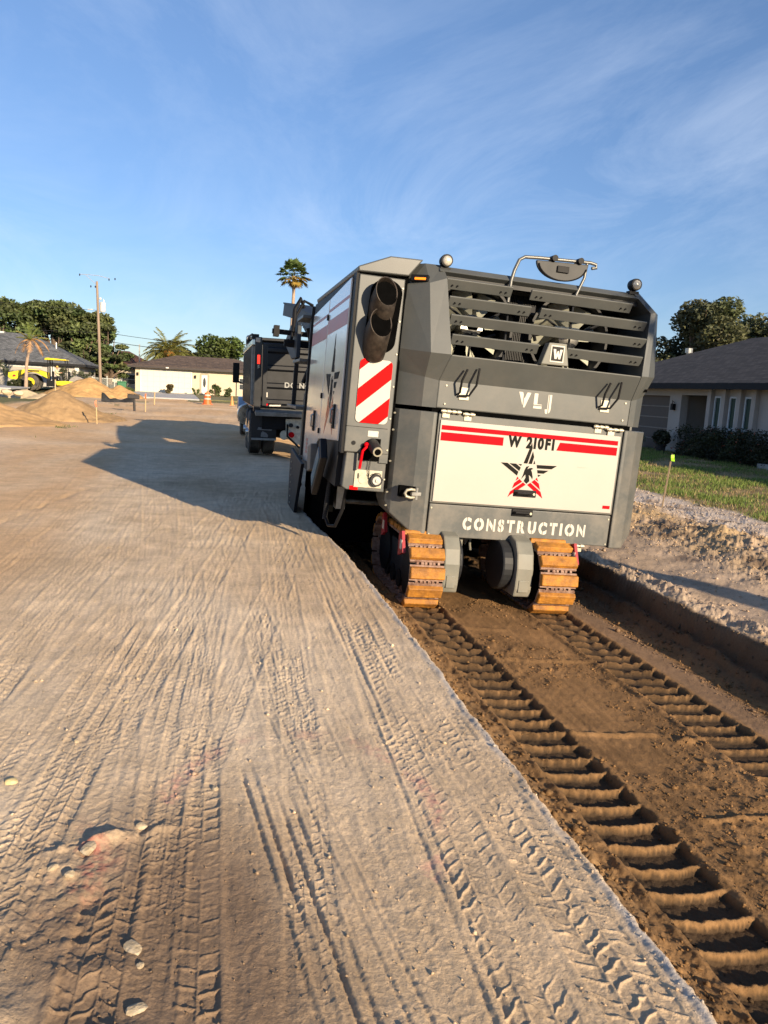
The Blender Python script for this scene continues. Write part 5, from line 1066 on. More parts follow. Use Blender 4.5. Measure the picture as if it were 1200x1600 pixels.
# left house
H2 = empty('hip_roof_house', (-36, 83.5, .45), 'long low house with grey hipped shingle roof behind the yellow roller', 'house')
w = MB().box(0, 22.8, 0, 11, 0, 2.15).build('wall', STUCS, H2); mb = MB(); hip_roof(mb, 0, 22.8, 0, 11, 2.40, 5.35, 6.3, .6); rf = mb.build('roof', ROOFG, H2); fascia(0, 22.8, 0, 11, 2.40, FASCR, rf, .6, .26)
mb = MB(); mb.cyl((20.2, 2.5, 3.0), (20.2, 2.5, 4.5), .10, n=8); mb.build('vent_pipe', STEEL, rf)
MB().box(18.35, 18.75, 2.2, 2.6, 3.4, 3.75).build('roof_vent', TRIMW, rf); MB().box(10, 14.6, 5.2, 5.9, 5.25, 5.42).build('ridge_cap', TRIMW, rf)
MB().box(14.8, 19.3, -.03, .02, 1.85, 2.02).build('door_header', TRIMW, H2); gg = MB().box(14.9, 19.2, -.025, .02, .0, 1.85).build('garage_door', mat('grey_siding_door', (.36, .33, .28), .7, 0, .05, 3), H2)
mb = MB()
for k in range(1, 6): mb.box(14.9, 19.2, -.035, -.02, k * .31 - .012, k * .31 + .012)
mb.build('panel_line', mat('door_line2', (.22, .2, .17), .7), gg)
window_y(H2, 20.9, 21.25, .5, 1.6, -.01, mull=0); window_y(H2, 21.7, 22.0, .5, 1.6, -.01, mull=0)
MB().box(20.0, 20.5, -.20, .0, 0, 2.14).build('porch_pillar', TRIMW, H2); MB().box(22.4, 22.8, -.20, .0, 0, 2.14).build('porch_pillar', TRIMW, H2)
MB().cyl((19.72, -.1, .9), (19.72, -.1, 1.3), .12, n=10).build('wall_lamp', BLACK, H2)
# right house: street front in shade, faces -x
H4 = empty('shaded_house', (17.25, 20.0, -.10), 'grey beige house with dark shingle roof, brown garage door and narrow windows, front in shade', 'house')
def RX(mb, *a): return mb
w = MB()
WX = .0
# wall pieces butt end to end leaving a porch opening y 4.55-6.15 and the garage bay
w.box(0, 9, -14, 4.55, 0, 2.45); w.box(0, .25, 4.55, 4.56, 0, 2.45)
w.box(.0, .30, 6.20, 6.95, 0, 2.45); w.box(.0, .30, 4.551, 6.199, 2.20, 2.45); w.box(1.6, 9, 4.551, 14, 0, 2.449); w.box(.301, 1.599, 6.55, 6.95, 0, 2.45)
w.box(.0, .30, 6.951, 14, 2.16, 2.45); w.box(.301, 1.599, 6.951, 14, 2.3, 2.44)
w = w.build('wall', STUCS, H4)
gdr = MB().box(.22, .26, 6.955, 12.5, .02, 2.16).build('garage_door', mat('brown_garage_door', (.085, .068, .058), .6, 0, .1, 3), H4)
for k in range(1, 5): MB().box(.195, .219, 6.955, 12.5, .02 + k * .43 - .022, .02 + k * .43 + .022).build('pale_seam', mat('pale_seam_m', (.22, .19, .17), .6), gdr)
dd_ = MB().box(1.56, 1.60, 4.75, 5.65, .02, 2.08).build('front_door', mat('dark_door', (.018, .015, .014), .5), H4)
for y in (2.35, 3.13, 3.95):
    # deep vertical fins between the narrow windows
    fw_ = MB(); fw_.box(-.06, .03, y - .19, y - .13, .42, 2.18); fw_.box(-.06, .03, y + .13, y + .19, .42, 2.18); fw_.box(-.06, .03, y - .129, y + .129, 2.12, 2.18); fw_.box(-.06, .03, y - .129, y + .129, .42, .50); fw_.box(-.05, .03, y - .129, y + .129, 1.03, 1.12)
    fw_ = fw_.build('window', mat('blue_white_frame', (.50, .54, .56), .5), H4); MB().box(-.02, .02, y - .128, y + .128, .50, 2.12).build('pane', mat('green_glass', (.015, .05, .038), .45, 0, .2, 3, spec=.25), fw_)
for y in (2.0, 2.74, 3.54, 4.32): MB().box(-.16, -.001, y - .10, y + .10, .0, 2.44).build('wall_fin', STUCS, H4)
mb = MB(); hip_roof(mb, 0, 9, -14, 14, 2.62, 4.72, 6.0, .55); rf = mb.build('roof', ROOFD, H4); fascia(0, 9, -14, 14, 2.62, FASCR, rf, .55, .22)
mb = MB(); mb.cyl((3.0, 10.6, 3.3), (3.0, 10.6, 4.25), .09, n=10); mb.cyl((3.0, 10.6, 4.1), (3.0, 10.6, 4.3), .16, n=10); mb.parts('vent_pipe', STEEL, rf)
lp = MB(); lp.box(-.14, .0, 6.52, 6.66, 1.62, 1.86); lp.tube([(-.02, 6.6, 1.9), (-.12, 6.6, 1.98), (-.10, 6.6, 1.86)], .015, 6); lp.build('wall_lamp', BLACK, H4)
# ---------------------------------------------------------------- foliage tools
def leafmat(name, c, c2, t=.25):
    return mat(name, c, .65, 0, .25, 1.2, c2=c2, attr='Col', trans=t)
LEAF1 = leafmat('dark_leaves', (.075, .105, .034), (.12, .15, .050)); LEAF2 = leafmat('oak_leaves', (.070, .085, .034), (.12, .12, .055)); LEAFP = leafmat('palm_leaves', (.17, .19, .055), (.27, .235, .07), .2)
def leaves(name, clumps, n, size, m, parent, seed, flat=1.0, shell=.55):
    r_ = np.random.default_rng(seed); cl = np.array(clumps, float); vol = (cl[:, 3] * cl[:, 4] * cl[:, 5]) ** .8; idx_ = r_.choice(len(cl), n, p=vol / vol.sum())
    d = r_.normal(0, 1, (n, 3)); d /= np.linalg.norm(d, axis=1)[:, None]; rad = shell + (1.05 - shell) * r_.uniform(0, 1, n) ** .6
    lump = 1 + .22 * fbm(d[:, 0] * 2.2 + idx_ * 3.3, d[:, 1] * 2.2 + d[:, 2] * 2.1 + idx_, 3, seed); rad *= lump
    P = cl[idx_, :3] + d * rad[:, None] * cl[idx_, 3:6]
    keep = fbm(P[:, 0] * .9 / max(size * 3, .3) * .35 + 7, (P[:, 2] + P[:, 1] * .6) * .9 / max(size * 3, .3) * .35, 3, seed + 5) > -.30; P = P[keep]; d = d[keep]; n = len(P)
    a = r_.normal(0, 1, (n, 3)); a[:, 2] *= .5 * flat; a /= np.linalg.norm(a, axis=1)[:, None]; b = np.cross(a, r_.normal(0, 1, (n, 3))); b /= np.linalg.norm(b, axis=1)[:, None]
    s = size * r_.uniform(.6, 1.35, n)[:, None]; a = a * s; b = b * s * .62
    V = np.stack([P - a, P + b * .9, P + a, P - b * .9], 1).reshape(-1, 3); F_ = np.arange(n * 4).reshape(-1, 4)
    cv_ = np.random.default_rng(seed + 99).uniform(.62, 1.5, (len(cl), 1)) * np.random.default_rng(seed + 98).uniform(.9, 1.1, (len(cl), 3)); cc = np.repeat(r_.uniform(.62, 1.38, (n, 1)) * cv_[idx_[keep]], 4, axis=0)
    return rawmesh(name, V, F_, m, parent=parent, colors=cc)
BARK = mat('bark', (.16, .115, .08), .9, 0, .3, 6, bump=.5, bscale=14, stretch=(1, 1, .3)); BARKP = mat('palm_bark', (.34, .25, .175), .9, 0, .25, 5, bump=.4, bscale=12, stretch=(1, 1, 2.5))
def tree(name, loc, label, clumps, n, size, m, seed, trunk_r=.35, group='trees behind the houses', fork=None, **kw):
    T_ = empty(name, loc, label, 'tree', group); r_ = random.Random(seed); mb = MB(); top = fork or min(c[2] - c[5] * .6 for c in clumps)
    mb.tube([(0, 0, -.3), (.05, 0, top * .5), (0, .1, top)], [trunk_r * 1.25, trunk_r, trunk_r * .85], 10)
    for c in clumps:
        mid = (c[0] * .45 + r_.uniform(-.3, .3), c[1] * .45, top + (c[2] - top) * .45); mb.tube([(0, .05, top - .2), mid, (c[0], c[1], c[2] + c[5] * .3)], [trunk_r * .6, trunk_r * .32, trunk_r * .08], 7)
    mb.build('trunk', BARK, T_, smooth=True); leaves('crown', clumps, n, size, m, T_, seed, **kw); return T_
def cl_random(seed, n, rx, ry, z0, z1, r0, r1, flat=.7):
    r_ = random.Random(seed); out_ = []
    for i in range(n):
        t = i / max(1, n - 1); z = z0 + (z1 - z0) * r_.uniform(0, 1); k = 1 - .55 * ((z - z0) / max(.1, z1 - z0)) ** 1.6
        a = r_.uniform(0, 6.28); q = math.sqrt(r_.uniform(.05, 1)); rr = r_.uniform(r0, r1); out_.append((math.cos(a) * rx * q * k, math.sin(a) * ry * q * k, z, rr, rr, rr * flat))
    return out_
tree('spreading_tree', (-25.5, 103, 0), 'broad dark layered tree at the far left above the grey roof', cl_random(1, 60, 6.0, 4.5, 3.0, 9.9, 1.3, 2.2, .42), 25000, .24, LEAF1, 1, .4, shell=.25)
tree('spreading_tree', (-19.3, 104, 0), 'tallest dark layered tree in the middle of the left clump', cl_random(2, 56, 5.4, 4.2, 2.6, 10.3, 1.2, 2.0, .42), 21000, .24, LEAF1, 2, .4, shell=.25)
tree('spreading_tree', (-15.6, 103, 0), 'dark layered tree right of the tallest one in the left clump', cl_random(3, 44, 3.6, 4, 2.6, 9.6, 1.1, 1.9, .42), 18000, .24, LEAF1, 3, .4, shell=.25)
tree('spreading_tree', (-12.6, 102, 0), 'lower dark tree whose right side spreads past the utility pole', cl_random(8, 36, 3.1, 3.5, 1.9, 7.8, .6, 1.1, .36), 11000, .20, LEAF1, 8, .35, shell=.25)
tree('round_tree', (0.8, 112, 0), 'dense mid green tree rising behind the brown roof right of the date palm', cl_random(4, 20, 3.2, 3.5, 3.5, 7.0, 1.3, 2.1, .8), 12000, .24, leafmat('mid_leaves', (.065, .095, .02), (.10, .13, .03)), 4, .3)
tree('round_tree', (-3.6, 116, 0), 'lower green treetop between the date palm and the dense tree', cl_random(14, 10, 2.6, 2.5, 3.5, 5.6, 1.1, 1.6, .8), 5000, .24, leafmat('mid_leaves', (.065, .095, .02), (.10, .13, .03)), 14, .25)
tree('oak_tree', (29.3, 43, 0), 'large oak rising behind the dark roof of the shaded house', cl_random(5, 34, 2.7, 3.0, 3.6, 7.5, .8, 1.3, .8), 30000, .13, LEAF2, 5, .35, group='oaks behind the shaded house')
tree('oak_tree', (34.4, 43, 0), 'oak at the right edge of the photo behind the shaded house roof', cl_random(6, 30, 2.8, 3.0, 3.6, 6.9, .9, 1.4, .8), 20000, .14, LEAF2, 6, .35, group='oaks behind the shaded house')
tree('oak_tree', (26.4, 44, 0), 'lower oak showing between the milling machine and the dark roof', cl_random(7, 18, 1.8, 2.2, 2.4, 5.3, .7, 1.1, .8), 11000, .13, LEAF2, 7, .3, group='oaks behind the shaded house')
# palms
def frond(V, Fc, Cc, base, az, el, length, droop, width, r_, colr, nseg=9, leafn=18):
    p = Vector(base); d = Vector((math.cos(az) * math.cos(el), math.sin(az) * math.cos(el), math.sin(el))); pts = [p.copy()]; dirs = [d.copy()]
    for i in range(nseg): d = (d + Vector((0, 0, -droop / nseg))).normalized(); p = p + d * (length / nseg); pts.append(p.copy()); dirs.append(d.copy())
    for i in range(leafn):
        t = (i + .5) / leafn; k = min(int(t * nseg), nseg - 1); q = pts[k].lerp(pts[k + 1], t * nseg - k); dd = dirs[k]; side = dd.cross(Vector((0, 0, 1))).normalized()
        L_ = width * math.sin(math.pi * (.12 + .84 * t)) ** .7
        for s in (-1, 1):
            tip = q + side * s * L_ * .8 + dd * L_ * .55 + Vector((0, 0, -L_ * r_.uniform(.15, .55))); wv = dd * (length / leafn * .75)
            b = len(V); V += [q - wv * .6, q + wv * .6, tip]; Fc.append((b, b + 1, b + 2)); c = r_.uniform(.7, 1.3); Cc += [[colr[0] * c, colr[1] * c, colr[2] * c]] * 3
    b = len(V); w_ = .04
    for i, q in enumerate(pts): V.append(q + Vector((0, 0, w_))); V.append(q - Vector((0, 0, w_))); Cc += [[.9, .8, .5]] * 2
    for i in range(nseg): Fc.append((b + 2 * i, b + 2 * i + 2, b + 2 * i + 3)); Fc.append((b + 2 * i, b + 2 * i + 3, b + 2 * i + 1))
def palm_crown(name, parent, base, n, length, width, els, droop, m, seed, colf, leafn=18):
    r_ = random.Random(seed); V = []; Fc = []; Cc = []
    for i in range(n):
        t = i / n; frond(V, Fc, Cc, base, i * 2.399 + r_.uniform(-.2, .2), els[0] + (els[1] - els[0]) * t + r_.uniform(-.1, .1), length * r_.uniform(.85, 1.1), droop * r_.uniform(.8, 1.2), width, r_, colf(t), leafn=leafn)
    return rawmesh(name, np.array([v[:] for v in V]), np.array(Fc), m, parent=parent, colors=np.array(Cc))
DP = empty('date_palm', (-5.3, 99, 0), 'wide feathery date palm with yellowing lower fronds rising behind the brown roof', 'palm')
MB().tube([(0, 0, -.2), (0, 0, 2.0), (0, 0, 5.2)], [.45, .40, .5], 12).build('trunk', BARKP, DP, smooth=True)
palm_crown('crown', DP, (0, 0, 4.75), 100, 3.6, 1.0, (1.35, -.45), 1.7, LEAFP, 5, lambda t: (1.0, 1.05, .9) if t < .6 else (1.3, 1.05, .5), 30)
mb = MB(); mb.sphere((0, -.5, 4.9), .7, 8, (1, 1, .8)); mb.build('fruit_cluster', mat('orange_fruit_stalks', (.42, .17, .03), .8, 0, .4, 6, bump=.6, bscale=10), DP, smooth=True)
WP = empty('fan_palm', (11.0, 114, 0), 'very tall slender fan palm standing alone above the dump truck', 'palm')
MB().tube([(-.35, 0, -.2), (-.15, 0, 8), (.05, 0, 15), (.05, 0, 17.4)], [.32, .24, .22, .30], 10).build('trunk', mat('pale_palm_trunk', (.38, .27, .19), .9, 0, .2, 4), WP, smooth=True)
def fan_leaves(parent, name, base, n, petiole, rad, els, m, seed, colf, blades=13):
    r_ = random.Random(seed); V = []; Fc = []; Cc = []
    for i in range(n):
        t = i / n; az = i * 2.399 + r_.uniform(-.2, .2); el = els[0] + (els[1] - els[0]) * t + r_.uniform(-.12, .12); d = Vector((math.cos(az) * math.cos(el), math.sin(az) * math.cos(el), math.sin(el)))
        c = Vector(base) + d * petiole * r_.uniform(.85, 1.1); sd = d.cross(Vector((0, 0, 1))); sd = sd.normalized() if sd.length > .05 else Vector((1, 0, 0)); nn = sd.cross(d).normalized(); co = colf(t); q = r_.uniform(.75, 1.25)
        b = len(V); V += [Vector(base), Vector(base) + sd * .05, c]; Fc.append((b, b + 1, b + 2)); Cc += [[.8, .8, .5]] * 3
        for k in range(blades):
            a = (k / (blades - 1) - .5) * 3.6; dr_ = d * math.cos(a) + sd * math.sin(a); R_ = rad * r_.uniform(.8, 1.05); tip = c + dr_ * R_ + Vector((0, 0, -.30 * R_ * r_.uniform(.5, 1.4))); w_ = (sd * math.cos(a) - d * math.sin(a)) * R_ * .085
            mid = c + dr_ * R_ * .55; b = len(V); V += [c, mid + w_, tip, mid - w_]; Fc.append((b, b + 1, b + 2)); Fc.append((b, b + 2, b + 3)); Cc += [[co[0] * q, co[1] * q, co[2] * q]] * 4
    return rawmesh(name, np.array([v[:] for v in V]), np.array(Fc), m, parent=parent, colors=np.array(Cc))
fan_leaves(WP, 'crown', (.05, 0, 17.5), 46, 1.65, 1.05, (1.4, -.75), LEAFP, 6, lambda t: (.62, .95, .8) if t < .72 else (1.35, .95, .5))
fan_leaves(WP, 'dead_fronds', (.05, 0, 16.9), 14, .5, .75, (-.8, -1.4), mat('dry_palm_leaves', (.36, .21, .09), .8, 0, .2, 2, attr='Col', trans=.1), 7, lambda t: (1, 1, 1))
SP = empty('small_palm', (-16.2, 74.2, .2), 'small leaning palm with drooping brown fronds in front of the yellow roller', 'palm')
MB().tube([(0, 0, -.1), (.1, 0, 2.2), (.42, 0, 4.3)], [.17, .13, .12], 10).build('trunk', mat('pale_palm_trunk', (.38, .27, .19)), SP, smooth=True)
palm_crown('crown', SP, (.42, 0, 4.3), 10, 1.5, .30, (1.5, .5), .9, LEAFP, 9, lambda t: (.75, 1.0, .7), 14)
palm_crown('dead_fronds', SP, (.42, 0, 4.4), 6, 2.0, .5, (.45, .1), 2.4, mat('dry_palm_leaves', (.36, .21, .09)), 12, lambda t: (1.3, 1.25, 1.3), 14)
# shrubs and hedges
def shrub(name, loc, label, clumps, n, size, m, seed, cat='shrub', group=None):
    S_ = empty(name, loc, label, cat, group); mb = MB(); r_ = random.Random(seed)
    for c in clumps[:10]: mb.tube([(c[0] * .5, c[1] * .5, -.03), (c[0], c[1], c[2])], [.03, .012], 5)
    mb.build('stem', BARK, S_); leaves('foliage', clumps, n, size, m, S_, seed, shell=.4); return S_
HEDL = leafmat('hedge_leaves', (.022, .032, .010), (.050, .052, .016), .15)
hc = [(random.Random(k).uniform(-.35, .35), -2.55 + k * .34, .62 + .10 * math.sin(k * 2.1), .46, .42, .50) for k in range(16)] + [(-.2, -2.4 + k * .5, .30, .5, .5, .35) for k in range(11)]
HG = shrub('hedge', (16.55, 22.55, -.12), 'dark clipped hedge with red flecks under the narrow windows of the shaded house', hc, 34000, .035, HEDL, 31, 'hedge')
leaves('flower', [(c[0] - .1, c[1], c[2], c[3] * 1.02, c[4], c[5] * 1.02) for c in hc], 420, .03, mat('dull_red_flowers', (.22, .05, .02), .7, 0, .3, 5), HG, 32, shell=.95)
pot = empty('potted_plant', (16.75, 26.45, -.08), 'dark bushy plant beside the garage pier of the shaded house', 'plant')
MB().tube([(0, 0, 0), (0, 0, .28)], [.15, .20], 16).build('pot', mat('dark_pot', (.03, .025, .025), .7), pot, smooth=True); leaves('foliage', [(0, 0, .55, .32, .32, .28)], 1500, .05, HEDL, pot, 33)
shrub('weedy_shrub', (16.9, 28.6, -.1), 'thin pale shrub in front of the brown garage door', [(0, 0, .45, .35, .5, .4)], 900, .04, leafmat('pale_weed', (.10, .11, .06), (.14, .15, .08)), 34, 'shrub')
# garden edging block and small lights by the shaded house
bl_ = MB(); bl_.box(16.0, 16.5, 19.6, 20.1, -.14, .08); tag(bl_.build('edging_block', CONC, bevel=.02), 'low pale concrete block at the right end of the dark hedge', 'block')
for i, (x, y, lb) in enumerate(((16.2, 25.35, 'small black garden light nearest the hedge by the porch'), (16.9, 29.9, 'small black garden light in front of the brown garage door'))):
    o = empty('garden_light', (x, y, -.1), lb, 'garden light', 'garden lights'); MB().cyl((0, 0, 0), (0, 0, .30), .018, n=8).build('post', BLACK, o); MB().tube([(0, 0, .28), (0, 0, .33), (0, 0, .36)], [.05, .11, .02], 14).build('cap', BLACK, o, smooth=True)
# leaf blades reaching in at the right edge
pl = empty('leafy_plant', (12.05, 12.6, -.15), 'pale green pointed leaves reaching in at the right edge of the photo', 'plant')
mb = MB(); mb.tube([(0, 0, 0), (.02, 0, .9), (-.02, .02, 1.6)], [.025, .02, .012], 8); mb.build('stem', BARK, pl, smooth=True)
for k, (dx_, dz, L_) in enumerate(((-.45, .20, .55), (-.30, -.25, .42), (.35, .25, .5), (-.1, .45, .5), (.4, -.1, .45), (-.28, -.02, .35))):
    b = Vector((0, 0, 1.15 + .08 * k)); d = Vector((dx_, -.05, dz)).normalized(); s = Vector((.1, 1, .3)).normalized() * .05; mb = MB(); V = [b, b + d * L_ * .4 + s + Vector((0, 0, .02)), b + d * L_ + Vector((0, 0, -.04)), b + d * L_ * .4 - s]
    V2 = [v + Vector((0, 0, -.004)) for v in V]; mb.add(V + V2, [(0, 1, 2, 3), (7, 6, 5, 4), (0, 4, 5, 1), (1, 5, 6, 2), (2, 6, 7, 3), (3, 7, 4, 0)]); mb.build('leaf', mat('pale_green_leaf', (.22, .30, .07), .5, 0, .2, 10, trans=.3), pl)
for i, (x, y, s, lb) in enumerate(((-4.3, 82.6, .55, 'leggy brown green shrub left of the arched porch of the beige house'), (-1.7, 82.9, .50, 'small shrub right of the arched porch of the beige house'), (.25, 81.6, .80, 'taller dark shrub on the lawn left of the traffic barrel'), (1.6, 81.8, .6, 'low round green bush right of the dark shrub on the lawn'), (-8.1, 81.5, .45, 'small round green bush behind the black mailbox'))):
    shrub('garden_shrub', (x, y, .30), lb, cl_random(40 + i, 6, s * .7, s * .5, s * .4, s * 1.5, s * .3, s * .55, .9), 900, .09, LEAF1 if i != 0 else leafmat('brownish_leaves', (.10, .075, .03), (.13, .11, .04)), 50 + i, 'shrub', 'shrubs of the beige house')
shrub('dark_bush', (-17.0, 75.6, .35), 'low dark bush between the small palm and the yellow roller bonnet', [(0, 0, .35, .65, .4, .42), (.6, 0, .32, .5, .4, .38), (-.6, 0, .3, .45, .4, .35)], 2200, .10, HEDL, 60, 'bush')
shrub('tall_shrub', (-20.1, 79.5, .4), 'feathery grey green shrub at the left edge beside the grey garage', cl_random(61, 9, .9, .6, .6, 3.0, .5, .8, .9), 3500, .11, leafmat('greygreen_leaves', (.075, .095, .05), (.12, .13, .07)), 61, 'shrub')
for i, x in enumerate((-14.6, -13.6, -12.7, -12.0)):
    shrub('vine_shrub', (x, 82.6, .4), ['tall thin leafy shrub against the pale wall right behind the roller', 'second leafy shrub along the pale wall behind the roller', 'leafy shrub along the pale wall beside the narrow window', 'leafy shrub at the right corner of the grey roofed house'][i], cl_random(70 + i, 5, .35, .3, .4, 1.8, .25, .4, 1), 700, .09, leafmat('greygreen_leaves', (.075, .095, .05), (.12, .13, .07)), 70 + i, 'shrub', 'shrubs along the grey roofed house')
# ---------------------------------------------------------------- utility pole and wires
UP = empty('utility_pole', (-10.72, 80.3, 0.1), 'weathered wooden utility pole with grey transformer standing behind the dirt piles', 'utility pole')
MB().tube([(0, 0, -.3), (-.12, 0, 5), (-.30, 0, 10.6)], [.15, .13, .105], 14).build('pole', mat('pole_wood', (.27, .20, .145), .85, 0, .2, 3, bump=.3, bscale=20, stretch=(1, 1, .1)), UP, smooth=True)
tr_ = MB(); tr_.tube([(.22, -.1, 7.75), (.22, -.1, 7.8), (.22, -.1, 8.65), (.22, -.1, 8.72)], [.22, .27, .27, .12], 20); tr_ = tr_.build('transformer', mat('pale_transformer', (.62, .60, .55), .5), UP, smooth=True)
MB().tube([(.32, -.1, 8.7), (.33, -.1, 8.95)], [.05, .03], 10).build('bushing', STEEL, tr_); MB().sphere((.02, -.12, 9.0), .12, 8).build('arrester', TRIMW, UP, smooth=True)
mb = MB(); mb.obox((-.9, 0, 7.95), .5, .05, .05, (0, 0, 0)); mb.build('stand_off', TRIMW, UP)
mb = MB(); mb.tube([(-1.85, 0, 11.15), (-.25, 0, 11.15), (.85, 0, 10.95)], .03, 6); mb.tube([(-1.3, 0, 11.1), (-.35, 0, 10.3)], .03, 6); mb.parts('cross_arm', mat('grey_arm', (.30, .32, .34), .6), UP)
for x, z in ((-1.85, 11.1), (.80, 10.85), (1.35, 10.95), (-.45, 10.1), (-.85, 10.1)): MB().tube([(x, 0, z - .12), (x, 0, z), (x, 0, z + .1)], [.03, .07, .03], 8).build('insulator', DKGREY, UP, smooth=True)
def wire(p0, p1, sag, r_, label):
    n = 16; pts = []
    for i in range(n + 1):
        t = i / n; pts.append((p0[0] + (p1[0] - p0[0]) * t, p0[1] + (p1[1] - p0[1]) * t, p0[2] + (p1[2] - p0[2]) * t - 4 * sag * t * (1 - t)))
    mb = MB(); mb.tube(pts, r_, 5); tag(mb.build('overhead_wire', BLACK, smooth=True), label, 'wire', 'overhead wires')
wire((-10.95, 80.3, 6.0), (40, 85.5, 5.2), .9, .022, 'upper overhead wire running right from the utility pole across the palm')
wire((-10.95, 80.3, 5.2), (40, 85.5, 4.4), .9, .028, 'lower overhead wire running right from the utility pole above the brown roof')
wire((-10.95, 80.3, 5.9), (-62, 75, 6.6), .6, .022, 'upper overhead wire running left from the utility pole in front of the trees')
wire((-10.95, 80.3, 8.0), (-62, 75, 9.8), .5, .020, 'highest overhead wire running left from the transformer')
# ---------------------------------------------------------------- street furniture and site things
mbx = empty('mailbox', (-3.98, 42.0, .0), 'black mailbox on a thick dark post beside the road', 'mailbox')
MB().tube([(0.03, 0, -.1), (.0, 0, .66)], [.07, .07], 6).build('post', mat('dark_post', (.035, .033, .033), .7), mbx); mb = MB(); n = 8
P = [(-.32, .63), (.27, .61), (.27, .82), (-.32, .84)]; mb.prism(P, 'y', -.12, .12); mb.build('box', mat('dark_post', (.035, .033, .033)), mbx, bevel=.04); MB().box(-.35, .30, -.14, .14, .842, .87).build('lid', mat('dark_post', (.035, .033, .033)), mbx)
tb = empty('traffic_barrel', (-.42, 61.5, -.02), 'orange traffic barrel with white bands standing in front of the beige house', 'traffic barrel')
ORG = mat('safety_orange', (.75, .13, .025), .5, 0, .08, 6)
MB().tube([(0, 0, .06), (0, 0, .35), (0, 0, .36), (0, 0, .65), (0, 0, .66), (0, 0, .92)], [.31, .285, .27, .25, .235, .20], 22).build('body', ORG, tb, smooth=True)
for z0, z1, r0, r1 in ((.40, .50, .270, .264), (.68, .78, .238, .228)): MB().tube([(0, 0, z0), (0, 0, z1)], [r0 + .006, r1 + .006], 22).build('white_band', REFW, tb, smooth=True)
MB().tube([(0, 0, 0), (0, 0, .07)], [.44, .42], 10).build('base', ORG, tb); MB().tube([(0, 0, .92), (0, 0, 1.02)], [.08, .07], 10).build('handle', ORG, tb)
tc_ = empty('traffic_cone', (1.46, 61.6, 0), 'plain pale orange traffic cone between the barrel and the dump truck', 'traffic cone')
MB().tube([(0, 0, .02), (0, 0, .72)], [.16, .04], 18).build('cone', mat('faded_orange', (.60, .26, .08), .6), tc_, smooth=True); MB().box(-.2, .2, -.2, .2, 0, .03).build('base', mat('faded_orange', (.6, .26, .08)), tc_)
WOOD = mat('stake_wood', (.52, .38, .20), .8, 0, .15, 10)
def stake(loc, h, lean, label, ribbon, rc=ORG, rl=.2, w=.022, dark=False):
    s = empty('survey_stake', loc, label, 'stake', 'survey stakes'); m_ = mat('weathered_stake', (.30, .22, .14), .85, 0, .2, 10) if dark else WOOD
    MB().tube([(0, 0, -.1), (lean * .95, 0, h * .97), (lean, 0, h)], [w, w, w * .8], 4).build('post', m_, s)
    if ribbon:
        x = lean * .9; V = [(x - .03, -.03, h - .02), (x + .03, -.035, h - .01), (x + .02, -.06, h - rl * .5), (x + .05, -.04, h - rl), (x - .015, -.03, h - rl * .95), (x - .04, -.05, h - rl * .5)]
        mb = MB(); mb.add(V + [(p[0], p[1] + .012, p[2]) for p in V], [(0, 1, 2, 5), (5, 2, 3, 4), (11, 8, 7, 6), (10, 9, 8, 11), (0, 5, 11, 6), (1, 7, 8, 2), (2, 8, 9, 3), (3, 9, 10, 4), (4, 10, 11, 5), (0, 6, 7, 1)]); mb.build('ribbon', rc, s)
    return s
stake((-3.95, 28.6, -.05), .88, -.03, 'pale survey stake with orange ribbon in front of the nearest dirt pile', True, mat('faded_ribbon', (.72, .22, .12), .6), .24)
stake((-3.42, 42.0, 0), .92, .02, 'survey stake with red ribbon to the right of the mailbox', True, ORG, .28, .03)
stake((-3.75, 53, 0), .85, .02, 'plain yellow survey stake in front of the cream garage door', False, w=.04)
stake((-11.5, 62, .3), 1.0, .02, 'plain short stake far left beside the pale rocks', False, w=.05)
stake((7.89, 12.23, -.19), .98, .10, 'weathered survey stake with bright green ribbon at the lawn edge on the right', True, mat('lime_ribbon', (.35, .75, .03), .5), .13, .017, True)
bn = empty('garbage_bin', (-9.05, 83.2, .25), 'green wheeled garbage bin left of the cream garage door', 'bin')
MB().prism([(-.36, 0), (.36, 0), (.42, 1.0), (-.42, 1.0)], 'y', -.35, .35).build('body', mat('green_plastic', (.035, .16, .075), .5, 0, .1, 5), bn, bevel=.03); MB().box(-.45, .45, -.38, .42, 1.0, 1.12).build('lid', mat('green_plastic', (.035, .16, .075)), bn, bevel=.04)
fe = empty('garden_fence', (-14.1, 88, .1), 'pale metal picket fence between the two houses', 'fence')
for k in range(7): MB().box(k * .75 - .04, k * .75 + .04, -.04, .04, 0, 1.9 - .04 * k).build('post', mat('pale_metal_fence', (.50, .52, .48), .5), fe)
mb = MB(); 
for k in range(42): mb.box(k * .11 - .012, k * .11 + .012, -.012, .012, .1, 1.5)
mb.box(0, 4.5, -.02, .02, 1.45, 1.5); mb.box(0, 4.5, -.021, .021, .15, .2); mb.build('picket_panel', mat('pale_metal_fence', (.5, .52, .48)), fe)
hd = MB(); hd.prism([(-9.6, 0), (-14.2, 0), (-14.2, 1.0), (-9.6, .9)], 'y', 89.5, 89.9); tag(hd.build('low_wall', mat('dark_wall', (.05, .055, .06), .8)), 'low dark wall behind the pale picket fence', 'wall')
